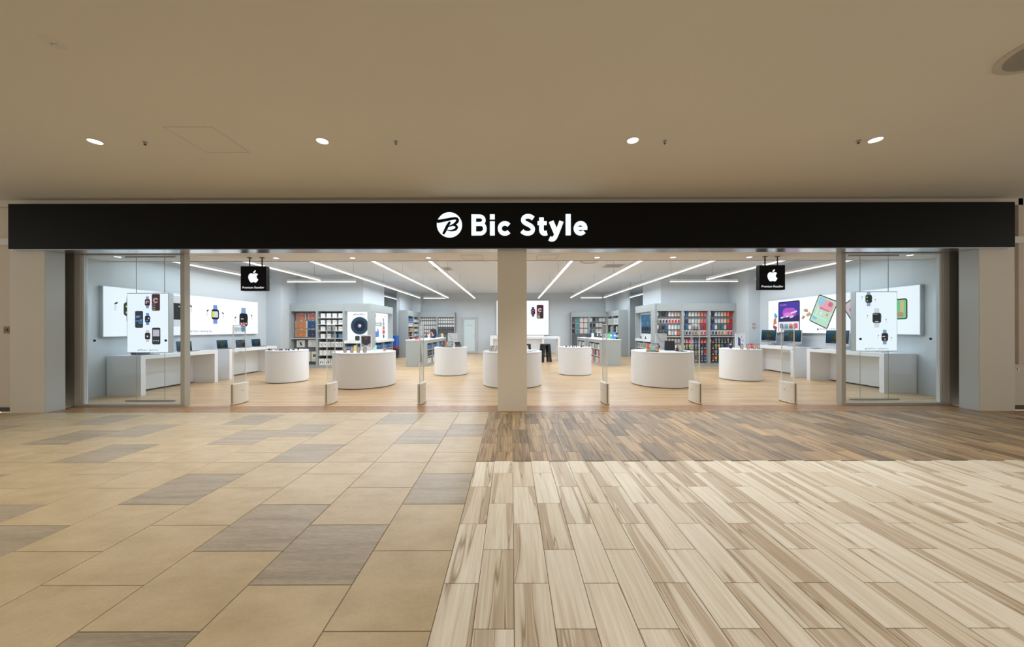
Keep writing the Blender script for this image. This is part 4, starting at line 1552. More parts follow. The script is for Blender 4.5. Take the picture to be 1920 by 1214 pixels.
for i, (x, y) in enumerate(((-3.97, 8.14), (-3.80, 8.12), (-3.64, 8.11), (-3.49, 8.12))):
    phone(x, y, TH, 0.40 - 0.05 * i, 'lit phone on stand, %s in the row on the left big table' % ordn[i], (0.65, 0.05, 0.06) if i == 0 else (0.03, 0.03, 0.035))
phone(-4.02, 8.75, TH, 0.35, 'yellow phone standing behind the row on the left big table', (0.80, 0.66, 0.20), False)
phone(-3.52, 8.80, TH, 0.25, 'mint green phone beside the photo card on the left big table', (0.45, 0.72, 0.62), False)
phone(-3.22, 8.60, TH, -1.15, 'phone turned sideways at the right of the left big table', (0.5, 0.06, 0.08))
for i, (x, y) in enumerate(((6.16, 9.13), (6.32, 9.11), (6.50, 9.13), (6.66, 9.21))):
    phone(x, y, TH, -0.50, 'lit phone on stand, %s in the row on the right small table' % ordn[i], (0.65, 0.05, 0.06) if i in (0, 2) else (0.03, 0.03, 0.035))
phone(6.60, 9.36, TH, -0.45, 'red phone standing behind the row on the right small table', (0.62, 0.03, 0.06), False)
for i, (x, y) in enumerate(((-0.56, 8.52), (-0.50, 8.47), (-0.42, 8.42))):
    phone(x + 0.03, y - 0.02, TH, -0.75, 'pale phone on stand, %s left of the centre column' % ordn[i], (0.62, 0.60, 0.55))
for i, (x, y, c) in enumerate(((0.33, 8.40, (0.03, 0.03, 0.035)), (0.45, 8.45, (0.45, 0.52, 0.56)), (0.57, 8.55, (0.35, 0.42, 0.46)))):
    t = thing('phone', 'phone lying flat right of the centre column, %s from the column' % ordn[i], 'phone', (x, y, TH), 0.4 * i, 'phones lying on the middle table')
    MB().prism(rrect(0, 0, 0.075, 0.15, 0.012), 0, 0.009, mat(c, 0.3, 0.3), 'z').build('body', t)
    MB().prism(rrect(0, 0, 0.068, 0.143, 0.01), 0.009, 0.0098, M_GLOSSBLK, 'z').build('glass_face', t)
t = thing('speaker', 'small black fabric speaker at the far right of the middle table', 'speaker', (0.30, 8.70, TH))
MB().lathe([(0.03, 0.0), (0.045, 0.01), (0.045, 0.07), (0.03, 0.085), (0, 0.086)], 0, 0, 20, mat((0.02, 0.02, 0.022), 0.8)).build('body', t, smooth=True)
MB().lathe([(0.022, 0.086), (0.02, 0.089), (0, 0.089)], 0, 0, 20, M_GLOSSBLK).build('touch_disc', t)


def tablet(x, y, z, rz, label, w=0.28, h=0.20, tilt=-0.35, lit=True, group='tablets on the display tables', keyboard=True):
    t = thing('tablet', label, 'tablet', (x, y, z), rz, group)
    if keyboard:
        MB().prism(rrect(0, -0.02, w, 0.16, 0.008), 0, 0.009, mat((0.05, 0.055, 0.06), 0.6), 'z').build('keyboard_cover', t)
    st = MB()
    st.prism([(0.02, 0.0), (0.13, 0.0), (0.13, 0.006), (0.075, 0.12), (0.06, 0.12)], -0.05, 0.05, mat((0.04, 0.04, 0.045), 0.6), 'x')
    st.build('stand', t)
    mb = MB()
    mb.prism(rrect(0, h / 2, w, h, 0.012), 0, 0.008, M_SPACEGREY, 'y')
    o = mb.build('body', t, loc=(0, 0.0, 0.010), rot=(tilt, 0, 0))
    mb = MB()
    mb.prism(rrect(0, h / 2, w * 0.93, h * 0.90, 0.008), -0.001, 0, M_ABSTRACT if lit else M_GLOSSBLK, 'y')
    mb.build('screen', o)
    if lit:
        a = Art(-0.0014)
        for r_ in range(2):
            for c_ in range(5):
                a.rr(-w * 0.22 + w * 0.13 * c_, h * (0.80 - 0.2 * r_), w * 0.055, w * 0.055, 0.004, E(0.75, 0.6, 0.5), r_ == 0 and c_ == 0)
        a.build('app_icons', o)
    return t


tablet(3.44, 8.33, TH, -0.55, 'bright tablet with keyboard cover on the right big table')
tablet(4.16, 8.36, TH, 0.72, 'tablet turned sideways on the right big table', 0.25, 0.18)
tablet(-1.91, 10.38, TH, -0.02, 'bright tablet in front on the small table left of centre', 0.26, 0.185)
tablet(-2.13, 10.55, TH, -1.05, 'tablet on stand at left end of the small table', 0.24, 0.17, -0.5, False)
tablet(-1.62, 10.55, TH, 0.95, 'tablet on stand at right end of the small table', 0.24, 0.17, -0.5, False)
for i, x in enumerate((4.02, 4.12)):
    t = thing('tablet_folio', 'black folio cover standing open on right big table, %s one' % ('left' if i == 0 else 'right'), 'folio case', (x, 8.78, TH), -0.3)
    mb = MB()
    mb.prism([(-0.09, 0.0), (-0.085, 0.0), (0.0, 0.24), (-0.006, 0.245)], -0.07, 0.07, mat((0.02, 0.02, 0.024), 0.7), 'x')
    mb.build('front_cover', t)
    mb = MB()
    mb.prism([(0.09, 0.0), (0.085, 0.0), (0.0, 0.24), (0.006, 0.245)], -0.07, 0.07, mat((0.03, 0.03, 0.034), 0.7), 'x')
    mb.build('back_cover', t)
t = thing('stylus', 'white stylus lying at left of the right big table', 'stylus', (3.28, 8.55, TH + 0.006), 0.3)
MB().tube([(-0.08, 0, 0), (0.075, 0, 0)], 0.0055, M_BOX, 8).build('barrel', t, smooth=True)
MB().tube([(0.075, 0, 0), (0.09, 0, 0)], 0.003, mat((0.6, 0.6, 0.6), 0.5), 8).build('tip', t)
t = thing('charger_puck', 'white charger with coiled cable on the right big table', 'charger', (3.45, 8.95, TH))
MB().lathe([(0.035, 0), (0.038, 0.006), (0.03, 0.012), (0, 0.013)], 0, 0, 20, M_BOX).build('disc', t, smooth=True)
MB().tube([(0.03, 0, 0.006), (0.09, 0.03, 0.005), (0.12, -0.03, 0.005), (0.06, -0.07, 0.005), (-0.05, -0.06, 0.005)], 0.004, M_BOX, 6).build('cable', t)


def photo_card(x, y, z, rz, label, w, h, paint, frame=(0.72, 0.73, 0.75)):
    t = thing('display_card', label, 'display card', (x, y, z), rz, 'printed cards on the display tables')
    MB().box(-w / 2 - 0.004, w / 2 + 0.004, 0.0, 0.02, 0, h, mat(frame, 0.4)).build('board', t, 0.002)
    MB().box(-w / 2 - 0.01, w / 2 + 0.01, -0.03, 0.06, 0, 0.008, M_BOX).build('foot', t)
    a = Art(-0.001)
    paint(a, w, h)
    a.build('print', t)
    return t


def PM(r, g, b):
    return mat((r, g, b), 0.4)


def paint_phones(a, w, h):
    a.rr(0, h * 0.58, w * 0.84, h * 0.66, 0.004, PM(0.05, 0.038, 0.038))
    a.poly([(-w * 0.42, h * 0.25), (-w * 0.42, h * 0.48), (-w * 0.08, h * 0.36), (-w * 0.2, h * 0.25)], PM(0.22, 0.26, 0.27))
    a.poly([(w * 0.42, h * 0.25), (w * 0.42, h * 0.48), (w * 0.1, h * 0.36), (w * 0.2, h * 0.25)], PM(0.62, 0.44, 0.34))
    a.poly(circle(0, h * 0.76, w * 0.18, 20, h * 0.07), PM(0.14, 0.12, 0.12))
    a.poly(circle(-w * 0.12, h * 0.73, w * 0.05, 14), PM(0.02, 0.02, 0.02))
    a.poly(circle(w * 0.12, h * 0.73, w * 0.05, 14), PM(0.02, 0.02, 0.02), False)
    a.poly([(-w * 0.42, h * 0.20), (0, h * 0.34), (w * 0.42, h * 0.20), (w * 0.2, h * 0.14), (-w * 0.2, h * 0.14)], PM(0.78, 0.78, 0.80))


def paint_tablet(a, w, h):
    a.rr(0, h * 0.5, w, h * 0.985, 0.003, PM(0.62, 0.62, 0.63))
    a.ribbon([(-w * 0.42, h * 0.92), (-w * 0.08, h * 0.58)], 0.010, PM(0.06, 0.06, 0.065))
    a.ribbon([(-w * 0.22, h * 0.50), (w * 0.45, h * 0.50)], 0.012, PM(0.42, 0.42, 0.43))
    a.text('iPad Pro', w * 0.10, w * 0.40, h * 0.93, PM(0.15, 0.15, 0.16))
    a.poly(circle(w * -0.25, h * 0.2, w * 0.15, 18), PM(0.07, 0.055, 0.06))
    a.poly(circle(w * -0.20, h * 0.2, w * 0.07, 14), PM(0.13, 0.08, 0.09))


def paint_phone2(a, w, h):
    a.rr(0, h * 0.5, w, h * 0.985, 0.003, PM(0.74, 0.77, 0.81))
    a.poly([(-w * 0.25, h * 0.78), (0.0, h * 0.62), (0.0, h * 0.08), (-w * 0.25, h * 0.2)], PM(0.02, 0.03, 0.055))
    a.poly([(-w * 0.2, h * 0.62), (-w * 0.04, h * 0.52), (-w * 0.06, h * 0.30), (-w * 0.18, h * 0.34)], PM(0.06, 0.12, 0.28))
    for u, v in ((0.12, 0.74), (0.24, 0.52)):
        a.poly(circle(w * u, h * v, w * 0.05, 12), PM(0.06, 0.08, 0.16))
    a.text('iPhone', -w * 0.42, -w * 0.12, h * 0.93, PM(0.2, 0.2, 0.22))


photo_card(-3.78, 8.87, TH, 0.0, 'tall card with dark phone photo on the left big table', 0.285, 0.41, paint_phones)
photo_card(3.95, 9.0, TH, 0.0, 'pale grey card with thin tablet drawing on right big table', 0.285, 0.43, paint_tablet)
photo_card(-1.87, 10.85, TH, 0.0, 'pale grey card with tablet drawing, small table left of centre', 0.30, 0.43, paint_tablet)
photo_card(6.52, 9.72, TH, 0.1, 'pale card with dark blue phone on the right small table', 0.30, 0.42, paint_phone2)
t = thing('watch_stand', 'black and white watch on a stand, right small table', 'watch', (5.99, 9.33, TH))
MB().box(-0.03, 0.03, -0.03, 0.03, 0, 0.012, M_BOX).build('foot', t, 0.003)
MB().prism([(-0.03, 0.012), (0.03, 0.012), (0.035, 0.11), (0.0, 0.12)], -0.015, 0.015, mat((0.02, 0.02, 0.022), 0.4), 'x').build('strap', t)
MB().box(-0.02, 0.02, -0.012, 0.012, 0.11, 0.14, M_BOX).build('case', t, 0.004)

# ---- watches on the two watch tables
WCOL = [('black', (0.02, 0.02, 0.022)), ('white', (0.8, 0.8, 0.8)), ('blue', (0.04, 0.22, 0.60)), ('peach', (0.75, 0.45, 0.32)), ('red', (0.66, 0.03, 0.04)),
        ('pale grey', (0.55, 0.57, 0.58)), ('brown', (0.30, 0.13, 0.06)), ('cream', (0.75, 0.70, 0.60))]


def watch(x, y, z, rz, col, label, group):
    t = thing('watch', label, 'watch', (x, y, z), rz, group)
    pts = [(0, 0.034 * math.cos(a), 0.026 + 0.026 * math.sin(a)) for a in [math.radians(-60 + 300 * k / 11) for k in range(12)]]
    mb = MB()
    for i in range(len(pts) - 1):
        (_, y0, z0), (_, y1, z1) = pts[i], pts[i + 1]
        mb.add([(-0.012, y0, z0), (0.012, y0, z0), (0.012, y1, z1), (-0.012, y1, z1)], [(0, 1, 2, 3), (3, 2, 1, 0)], mat(col, 0.5))
    mb.build('strap', t)
    MB().box(-0.019, 0.019, -0.040, -0.028, 0.010, 0.050, mat((0.5, 0.5, 0.52), 0.3, 0.8)).build('case', t, 0.003)
    MB().box(-0.016, 0.016, -0.0412, -0.040, 0.013, 0.047, M_GLOSSBLK).build('screen', t)
    return t


def watch_table(cx, cy, r, where, group):
    cnt = {}
    spots = []
    for i in range(9):
        a = -2.75 + 2.4 * i / 8
        spots.append((cx + (r - 0.09) * math.cos(a), cy + (r - 0.09) * math.sin(a)))
    for i in range(7):
        a = -2.7 + 2.3 * i / 6
        spots.append((cx + (r - 0.24) * math.cos(a), cy + (r - 0.24) * math.sin(a)))
    for i, (x, y) in enumerate(spots):
        n, c = WCOL[(i * 3 + (0 if cx < 0 else 1)) % 8]
        row = 'front rim' if i < 9 else 'inner ring'
        j = i if i < 9 else i - 9
        watch(x, y, TH, (-1.5, 0.4, 1.3, -0.8, 1.7, -0.3, 0.9)[i % 7], c, '%s watch on the %s, %s from left in the %s' % (n, where, ordn[j], row), group)


watch_table(-6.08, 9.27, 0.495, 'left watch table', 'watches on the left watch table')
watch_table(1.97, 10.62, 0.50, 'right watch table', 'watches on the right watch table')


# ================================================================== RACKS
class Frame:
    """local frame of a fixture: x along its front, y into it, z up"""

    def __init__(s, ox, oy, rz):
        s.o, s.rz = (ox, oy), rz

    def p(s, x, y, z):
        c, n = math.cos(s.rz), math.sin(s.rz)
        return (s.o[0] + x * c - y * n, s.o[1] + x * n + y * c, z)


RH = 2.33


def rack(fr, x0, x1, label, shelves, group, depth=0.44, head=0.28, plinth=0.10, back=M_RACKBACK, back_y=0.16, sides=True, opening=(0.10, 2.05)):
    """one bay; shelves = heights of the shelf tops"""
    t = thing('display_rack', label, 'rack', fr.p((x0 + x1) / 2, 0, 0), fr.rz, group)
    w = (x1 - x0) / 2
    lo, hi = opening
    MB().box(-w, -w + 0.035, 0, depth, 0, RH, M_RACK).build('side_panel', t, 0.002)
    MB().box(w - 0.035, w, 0, depth, 0, RH, M_RACK).build('side_panel', t, 0.002)
    MB().box(-w + 0.035, w - 0.035, 0.004, depth, hi, RH, M_RACK).build('header_panel', t, 0.002)
    MB().box(-w + 0.035, w - 0.035, 0.01, depth, 0, lo, M_RACK).build('plinth', t)
    MB().box(-w + 0.035, w - 0.035, back_y, back_y + 0.02, lo, hi, back).build('back_panel', t)
    for z in shelves:
        MB().box(-w + 0.035, w - 0.035, 0.008, back_y, z - 0.022, z, M_SHELF).build('shelf', t)
    return t


UNITS = {}


def place(me, name, fr, x, y, z, rz, label, cat, group, tilt=0.0):
    o = instance(me, name, None, fr.p(x, y, z), (tilt, 0, fr.rz + rz))
    return tag(o, label, cat, group)


def case_mesh(col, style):
    k = ('case', col, style)
    if k in UNITS:
        return UNITS[k]
    mb = MB()
    w, h = 0.078, 0.165
    c = mat(col, 0.45)
    if style == 'arch':       # hanging case with a rounded top and a hook hole
        p = [(-w / 2, 0), (w / 2, 0), (w / 2, h * 0.80)] + [(w / 2 * math.cos(math.radians(a)), h * 0.80 + h * 0.2 * math.sin(math.radians(a))) for a in (25, 50, 75, 105, 130, 155)] + [(-w / 2, h * 0.80)]
        mb.prism(p, 0, 0.03, c)
        a = Art(-0.0002)
        lum = sum(col) / 3
        mk = mat((0.05, 0.05, 0.05) if lum > 0.12 else (0.35, 0.36, 0.38), 0.4)
        a.poly(rrect(-w * 0.2, h * 0.80, w * 0.3, w * 0.3, 0.006), mk)
        a.poly(circle(0, h * 0.45, 0.007, 8), mat(tuple(min(1, q * 0.7 + 0.1) for q in col), 0.4))
        a.poly(circle(0, h * 0.93, 0.006, 8), mat((0.7, 0.7, 0.7), 0.4))
        mb.add(a.mb.v, a.mb.f, mk)
        mb.m[-3:] = [mb.mi(mk), mb.mi(mat(tuple(min(1, q * 0.7 + 0.1) for q in col), 0.4)), mb.mi(mat((0.7, 0.7, 0.7), 0.4))]
    elif style == 'tray':     # leather case in a white tray
        mb.prism(rrect(0, h / 2, w * 1.12, h, 0.008, 2), 0.004, 0.03, M_BOX)
        mb.prism(rrect(0, h * 0.46, w * 0.80, h * 0.80, 0.012, 2), 0, 0.004, c)
        mb.prism(rrect(-w * 0.18, h * 0.78, w * 0.34, h * 0.14, 0.006, 2), -0.001, 0.002, M_BOX)
    elif style == 'card':     # white notice card
        mb.box(-w * 0.55, w * 0.55, 0.0, 0.006, 0.02, h * 0.92, M_BOX)
        mb.box(-w * 0.4, w * 0.4, -0.0008, 0, h * 0.78, h * 0.83, mat((0.35, 0.35, 0.38), 0.5))
        mb.box(-w * 0.4, w * 0.25, -0.0008, 0, h * 0.62, h * 0.65, mat((0.5, 0.5, 0.52), 0.5))
        mb.box(-w * 0.4, w * 0.3, -0.0008, 0, h * 0.48, h * 0.51, mat((0.5, 0.5, 0.52), 0.5))
    elif style == 'pack':     # printed film / strap pack: coloured top, pale motif, dark border
        mb.box(-w * 0.56, w * 0.56, 0.002, 0.03, 0, h * 1.2, mat((0.035, 0.034, 0.036), 0.35))
        mb.box(-w * 0.46, w * 0.34, 0, 0.002, h * 0.48, h * 1.14, c)
        mb.box(w * 0.36, w * 0.50, 0, 0.002, h * 0.6, h * 1.1, mat(tuple(min(1, q * 0.5 + 0.25) for q in col), 0.4))
        mb.prism([(-w * 0.35, h * 0.10), (w * 0.38, h * 0.10), (w * 0.30, h * 0.34), (w * 0.05, h * 0.44), (-w * 0.2, h * 0.34)], 0.0005, 0.002, mat((0.66, 0.60, 0.50), 0.4))
    elif style == 'whitepack':
        mb.box(-w * 0.42, w * 0.42, 0.002, 0.03, 0, h, M_BOX)
        mb.box(-w * 0.20, w * 0.20, 0, 0.002, h * 0.08, h * 0.30, c)
        mb.box(-w * 0.10, w * 0.10, 0, 0.002, h * 0.55, h * 0.9, mat((0.7, 0.7, 0.71), 0.4))
    elif style == 'bubble':
        p = [(-w * 0.55, 0), (w * 0.55, 0), (w * 0.55, h * 0.5)] + [(w * 0.55 * math.cos(math.radians(a)), h * 0.5 + h * 0.42 * math.sin(math.radians(a))) for a in (30, 60, 90, 120, 150)] + [(-w * 0.55, h * 0.5)]
        mb.prism(p, 0.002, 0.03, c)
        mb.box(-w * 0.4, w * 0.4, 0, 0.002, h * 0.15, h * 0.35, M_BOX)
        mb.box(-w * 0.15, w * 0.15, 0, 0.002, h * 0.62, h * 0.7, M_BOX)
    UNITS[k] = mb.mesh('case')
    return UNITS[k]


CN = {
    'w': ('white', (0.78, 0.78, 0.78)), 'lg': ('light grey', (0.60, 0.62, 0.62)), 'k': ('black', (0.022, 0.022, 0.024)), 'sl': ('slate grey', (0.07, 0.09, 0.115)),
    'n': ('navy', (0.015, 0.03, 0.085)), 'b': ('blue', (0.035, 0.13, 0.40)), 'pb': ('pale blue', (0.50, 0.69, 0.72)), 'pt': ('pale teal', (0.42, 0.63, 0.60)),
    'pp': ('pale pink', (0.76, 0.56, 0.53)), 'pe': ('peach', (0.80, 0.42, 0.32)), 'co': ('coral', (0.84, 0.20, 0.13)), 'or': ('orange', (0.86, 0.17, 0.05)),
    'ro': ('rose', (0.65, 0.15, 0.24)), 'r': ('red', (0.58, 0.02, 0.03)), 'pl': ('plum', (0.38, 0.03, 0.11)), 'dg': ('dark green', (0.07, 0.16, 0.15)),
    'te': ('teal', (0.03, 0.19, 0.24)), 'br': ('brown', (0.42, 0.14, 0.045)), 'y': ('yellow', (0.82, 0.50, 0.03)), 'm': ('magenta', (0.80, 0.05, 0.30)),
    'pk': ('pink', (0.80, 0.20, 0.38)), 'yg': ('lime', (0.48, 0.50, 0.16)), 'gb': ('grey blue', (0.28, 0.38, 0.48)), 'g': ('green', (0.05, 0.28, 0.18)),
    'v': ('violet', (0.14, 0.10, 0.42)), 'mr': ('maroon', (0.16, 0.03, 0.035)), 'db': ('dark brown', (0.09, 0.045, 0.025)),
}
ROWN = ['top row', 'second row', 'third row', 'fourth row', 'fifth row', 'sixth row', 'seventh row', 'eighth row']
CASE_WHAT = {'arch': 'phone case', 'tray': 'boxed leather phone case', 'card': 'notice card', 'pack': 'printed accessory pack', 'whitepack': 'accessory box', 'bubble': 'round-topped pack'}

FR_R = Frame(5.35, 12.60, 0)
BAYR = 0.98
rackz = [1.94, 1.68, 1.454, 1.243, 0.93, 0.705, 0.48, 0.25]
case_rows = {
    0: [('arch', '#card sl k sl w w pp pp'), ('tray', 'k k n n r r r r'), ('arch', '#card sl k b w w w pb'), ('arch', 'k sl sl k w lg w or'),
        ('whitepack', 'k k k br k k br k'), ('whitepack', 'k v k v k k v k'), ('pack', 'n b k gb n k b gb'), ('pack', 'k n gb k b k n gb')],
    1: [('arch', '#card b w w pb pe co ro'), ('arch', 'te n lg w pt pp co ro'), ('arch', 'n b w lg w pp pl r'), ('tray', 'k k n br br y r r'),
        ('bubble', '#card pk m pk b b r r'), ('pack', '#card yg yg gb gb gb n n'), ('pack', 'y k gb y gb y gb r'), ('pack', 'k n v dg k dg v v')],
    2: [('arch', '#card n w pb pp pe or r'), ('arch', 'te n lg pb pp pp or r'), ('arch', 'k b w dg te pp pl r'), ('tray', 'k n n br br y r r'),
        ('pack', '#card mr gb gb g v yg v'), ('pack', 'n mr gb y g n v mr'), ('pack', 'db mr gb k mr db k n'), ('pack', 'db r y k mr y db k')],
}
baynames = ['left', 'middle', 'right']
for bay in range(3):
    rack(FR_R, BAYR * bay, BAYR * (bay + 1) - 0.003, 'tall grey rack full of phone cases, %s bay of three' % baynames[bay], [1.105], 'phone case rack bays', depth=0.29)
    for ri, (style, spec) in enumerate(case_rows[bay]):
        z = rackz[ri] - 0.0825
        toks = spec.split()
        for ci, tk in enumerate(toks):
            st, key = style, tk
            if tk.startswith('#'):
                st, key = 'card', 'w'
            nm, col = CN[key]
            x = BAYR * bay + 0.035 + (BAYR - 0.07) * (ci + 0.5) / 8
            me = case_mesh(col, st)
            what = CASE_WHAT[st]
            place(me, what.replace('-', '_').replace(' ', '_'), FR_R, x, 0.13, z, 0.0,
                  '%s %s in %s of %s rack bay, %s from left' % (nm, what, ROWN[ri], baynames[bay], ordn[ci]), 'phone case' if st in ('arch', 'tray') else ('card' if st == 'card' else 'package'),
                  'products on the phone case rack')


# ---- generic small box with a printed front
def box_mesh(w, h, d, col, mark=None, mcol=(0.05, 0.05, 0.055)):
    k = ('box', w, h, d, col, mark, mcol)
    if k in UNITS:
        return UNITS[k]
    mb = MB()
    mb.box(-w / 2, w / 2, 0, d, 0, h, mat(col, 0.45))
    a = Art(0.0)
    mm = mat(mcol, 0.45)
    if mark == 'dot':
        a.poly(circle(0, h * 0.45, w * 0.14, 12), mm)
        a.poly(rrect(0, h * 0.78, w * 0.4, h * 0.05, 0.002, 1), mat((0.5, 0.5, 0.52), 0.5))
    elif mark == 'arch':
        p = [(w * 0.22 * math.cos(math.radians(t_)), h * 0.36 + h * 0.24 * math.sin(math.radians(t_))) for t_ in range(-20, 201, 20)]
        a.ribbon(p, w * 0.10, mm)
        a.poly(circle(-w * 0.2, h * 0.34, w * 0.10, 10), mm)
        a.poly(circle(w * 0.2, h * 0.34, w * 0.10, 10), mm, False)
    elif mark == 'stand':
        a.poly([(-w * 0.15, h * 0.75), (w * 0.1, h * 0.70), (w * 0.25, h * 0.25), (-w * 0.02, h * 0.3)], mm)
        a.poly([(-w * 0.25, h * 0.2), (w * 0.3, h * 0.2), (w * 0.3, h * 0.26), (-w * 0.25, h * 0.26)], mat((0.4, 0.4, 0.42), 0.5))
    elif mark == 'phone':
        a.poly(rrect(0, h * 0.5, w * 0.5, h * 0.72, w * 0.08, 2), mm)
    elif mark == 'stripe':
        a.poly(rrect(0, h * 0.55, w * 0.8, h * 0.3, 0.003, 1), mm)
    elif mark == 'picture':
        a.poly(rrect(0, h * 0.60, w * 0.5, h * 0.3, 0.003, 1), mm)
        a.poly(circle(-w * 0.2, h * 0.18, w * 0.07, 8), mat((0.45, 0.28, 0.2), 0.5))
        a.poly(circle(w * 0.1, h * 0.18, w * 0.07, 8), mat((0.45, 0.28, 0.2), 0.5), False)
    if a.mb.f:
        k0 = len(mb.v)
        mb.v += a.mb.v
        for f, mi_ in zip(a.mb.f, a.mb.m):
            mb.f.append(tuple(q + k0 for q in f))
            mb.m.append(mb.mi(a.mb.mats[mi_]))
    UNITS[k] = mb.mesh('box')
    return UNITS[k]


def folio_mesh(w, h, col):
    k = ('folio', w, h, col)
    if k in UNITS:
        return UNITS[k]
    mb = MB()
    mb.prism(rrect(0, h / 2, w, h, 0.02, 2), 0.006, 0.02, M_BOX)
    mb.prism(rrect(0, h / 2, w * 0.92, h * 0.95, 0.015, 2), 0.0, 0.008, mat(col, 0.5))
    mb.prism(rrect(0, h * 0.34, w * 0.14, h * 0.06, 0.004, 1), -0.001, 0.0, mat(tuple(min(1, c + 0.35) for c in col), 0.4))
    mb.box(-w * 0.05, w * 0.05, 0.008, 0.016, h - 0.003, h + 0.02, M_BOX)
    UNITS[k] = mb.mesh('folio')
    return UNITS[k]


# ---- left rack
FR_L = Frame(-8.03, 12.36, 0)
BAYL = 0.975
rack(FR_L, 0, BAYL, 'grey rack bay with leather laptop sleeves on the left', [1.07], 'left rack bays', back_y=0.2)
G = 'products on the left rack'
for (x0, x1, z0, z1, cn, cl, w_) in ((0.135, 0.476, 1.74, 1.975, 'salmon brown', (0.45, 0.16, 0.11), 'top left'), (0.559, 0.89, 1.74, 1.975, 'salmon brown', (0.45, 0.16, 0.11), 'top right'),
                                     (0.097, 0.503, 1.423, 1.708, 'saddle brown', (0.50, 0.19, 0.07), 'middle left'), (0.524, 0.925, 1.423, 1.708, 'navy blue', (0.018, 0.07, 0.18), 'middle right'),
                                     (0.097, 0.503, 1.109, 1.395, 'saddle brown', (0.52, 0.19, 0.065), 'lower left'), (0.524, 0.925, 1.109, 1.395, 'midnight blue', (0.025, 0.035, 0.075), 'lower right')):
    place(folio_mesh(round(x1 - x0, 3), round(z1 - z0, 3), cl), 'leather_sleeve', FR_L, (x0 + x1) / 2, 0.178, z0, 0, '%s leather sleeve in white frame, %s of six' % (cn, w_), 'sleeve', 'leather sleeves on the left rack')
place(box_mesh(0.29, 0.26, 0.04, (0.78, 0.78, 0.78), 'stand', (0.07, 0.075, 0.09)), 'accessory_box', FR_L, 0.30, 0.15, 0.74, 0, 'white box picturing a dark tablet stand, left rack', 'box', G)
place(box_mesh(0.30, 0.26, 0.04, (0.78, 0.78, 0.78), 'stand', (0.62, 0.63, 0.64)), 'accessory_box', FR_L, 0.73, 0.15, 0.75, 0, 'white box picturing a pale tablet stand, left rack', 'box', G)
place(box_mesh(0.23, 0.36, 0.05, (0.72, 0.70, 0.60), 'picture', (0.16, 0.10, 0.16)), 'accessory_box', FR_L, 0.82, 0.13, 0.22, 0, 'cream box with small photo, low on the left rack', 'box', G)
place(box_mesh(0.23, 0.36, 0.05, (0.72, 0.70, 0.60), 'picture', (0.10, 0.14, 0.2)), 'accessory_box', FR_L, 0.55, 0.13, 0.22, 0, 'cream box behind the watch table, low on left rack', 'box', G)
sh2 = [1.82, 1.58, 1.346, 1.076, 0.767, 0.466]
rack(FR_L, BAYL, 2 * BAYL - 0.003, 'grey rack bay with shelves of small white boxes', sh2, 'left rack bays', back_y=0.30)
for ri in range(4):
    for ci in range(4):
        blue = ri == 3 and ci > 1
        x = BAYL + 0.19 + 0.215 * ci
        place(box_mesh(0.145, 0.155, 0.10, (0.10, 0.20, 0.33) if blue else (0.80, 0.80, 0.80), None if blue else ('dot' if ri == 0 or ci == 0 else 'stripe'), (0.55, 0.56, 0.58)),
              'product_box', FR_L, x, 0.06, sh2[ri], 0.12, '%s square box in the %s of the box shelves, %s from left' % ('steel blue' if blue else 'white', ROWN[ri], ordn[ci]), 'box', G)
for ri, (nm, mk) in enumerate((('white pouch box with dark mount', 'stand'), ('plain white upright box', 'dot'))):
    for ci in range(6):
        x = BAYL + 0.13 + 0.145 * ci
        mc = ((0.05, 0.06, 0.07), (0.05, 0.06, 0.07), (0.4, 0.4, 0.4), (0.35, 0.2, 0.22), (0.03, 0.12, 0.1), (0.03, 0.08, 0.2))[ci] if ri == 0 else (0.55, 0.55, 0.57)
        place(box_mesh(0.112, 0.17, 0.06, (0.80, 0.80, 0.80), mk, mc), 'product_box', FR_L, x, 0.05, sh2[4 + ri], 0.10,
              '%s in %s of the box shelves, %s from left' % (nm, ROWN[4 + ri], ordn[ci]), 'box', G)
for ci in range(4):
    x = BAYL + 0.15 + 0.215 * ci
    place(box_mesh(0.195, 0.23, 0.09, (0.78, 0.79, 0.80), 'arch', (0.03, 0.03, 0.035)), 'headphone_box', FR_L, x, 0.05, 0.10, 0.06,
          'box picturing black headphones on the bottom shelf, %s from left' % ordn[ci], 'box', G)


# poster bay of the left rack
def poster_bay(fr, x0, x1, label, group, desk_z=0.985, desk_out=0.05, top=2.05, posts=0.06, rec=0.22):
    t = thing('poster_rack', label, 'rack', fr.p((x0 + x1) / 2, 0, 0), fr.rz, group)
    w = (x1 - x0) / 2
    MB().box(-w, -w + 0.035, 0, 0.44, 0, RH, M_RACK).build('side_panel', t, 0.002)
    MB().box(w - posts, w, 0, 0.44, 0, RH, M_RACK).build('side_panel', t, 0.002)
    MB().box(-w + 0.035, w - posts, 0.004, 0.44, top, RH, M_RACK).build('header_panel', t, 0.002)
    MB().box(-w + 0.035, w - posts, -desk_out, 0.40, desk_z - 0.10, desk_z, M_WHITE).build('desk_top', t, 0.004)
    MB().box(-w + 0.035, w - posts, rec, 0.44, desk_z - 0.05, top, M_RACK).build('back_panel', t)
    MB().box(-w + 0.035, w - posts, 0.40, 0.44, 0, desk_z - 0.10, M_RACK).build('lower_back_panel', t)
    MB().box(-w + 0.035, w - posts, 0.01, 0.40, 0, 0.10, M_RACK).build('plinth', t)
    for z in (0.36, 0.62):
        MB().box(-w + 0.035, w - posts, 0.02, 0.40, z - 0.02, z, M_SHELF).build('shelf', t)
    MB().box(-0.012, 0.012, 0.02, 0.40, 0.10, desk_z - 0.10, M_SHELF).build('divider', t)
    return t


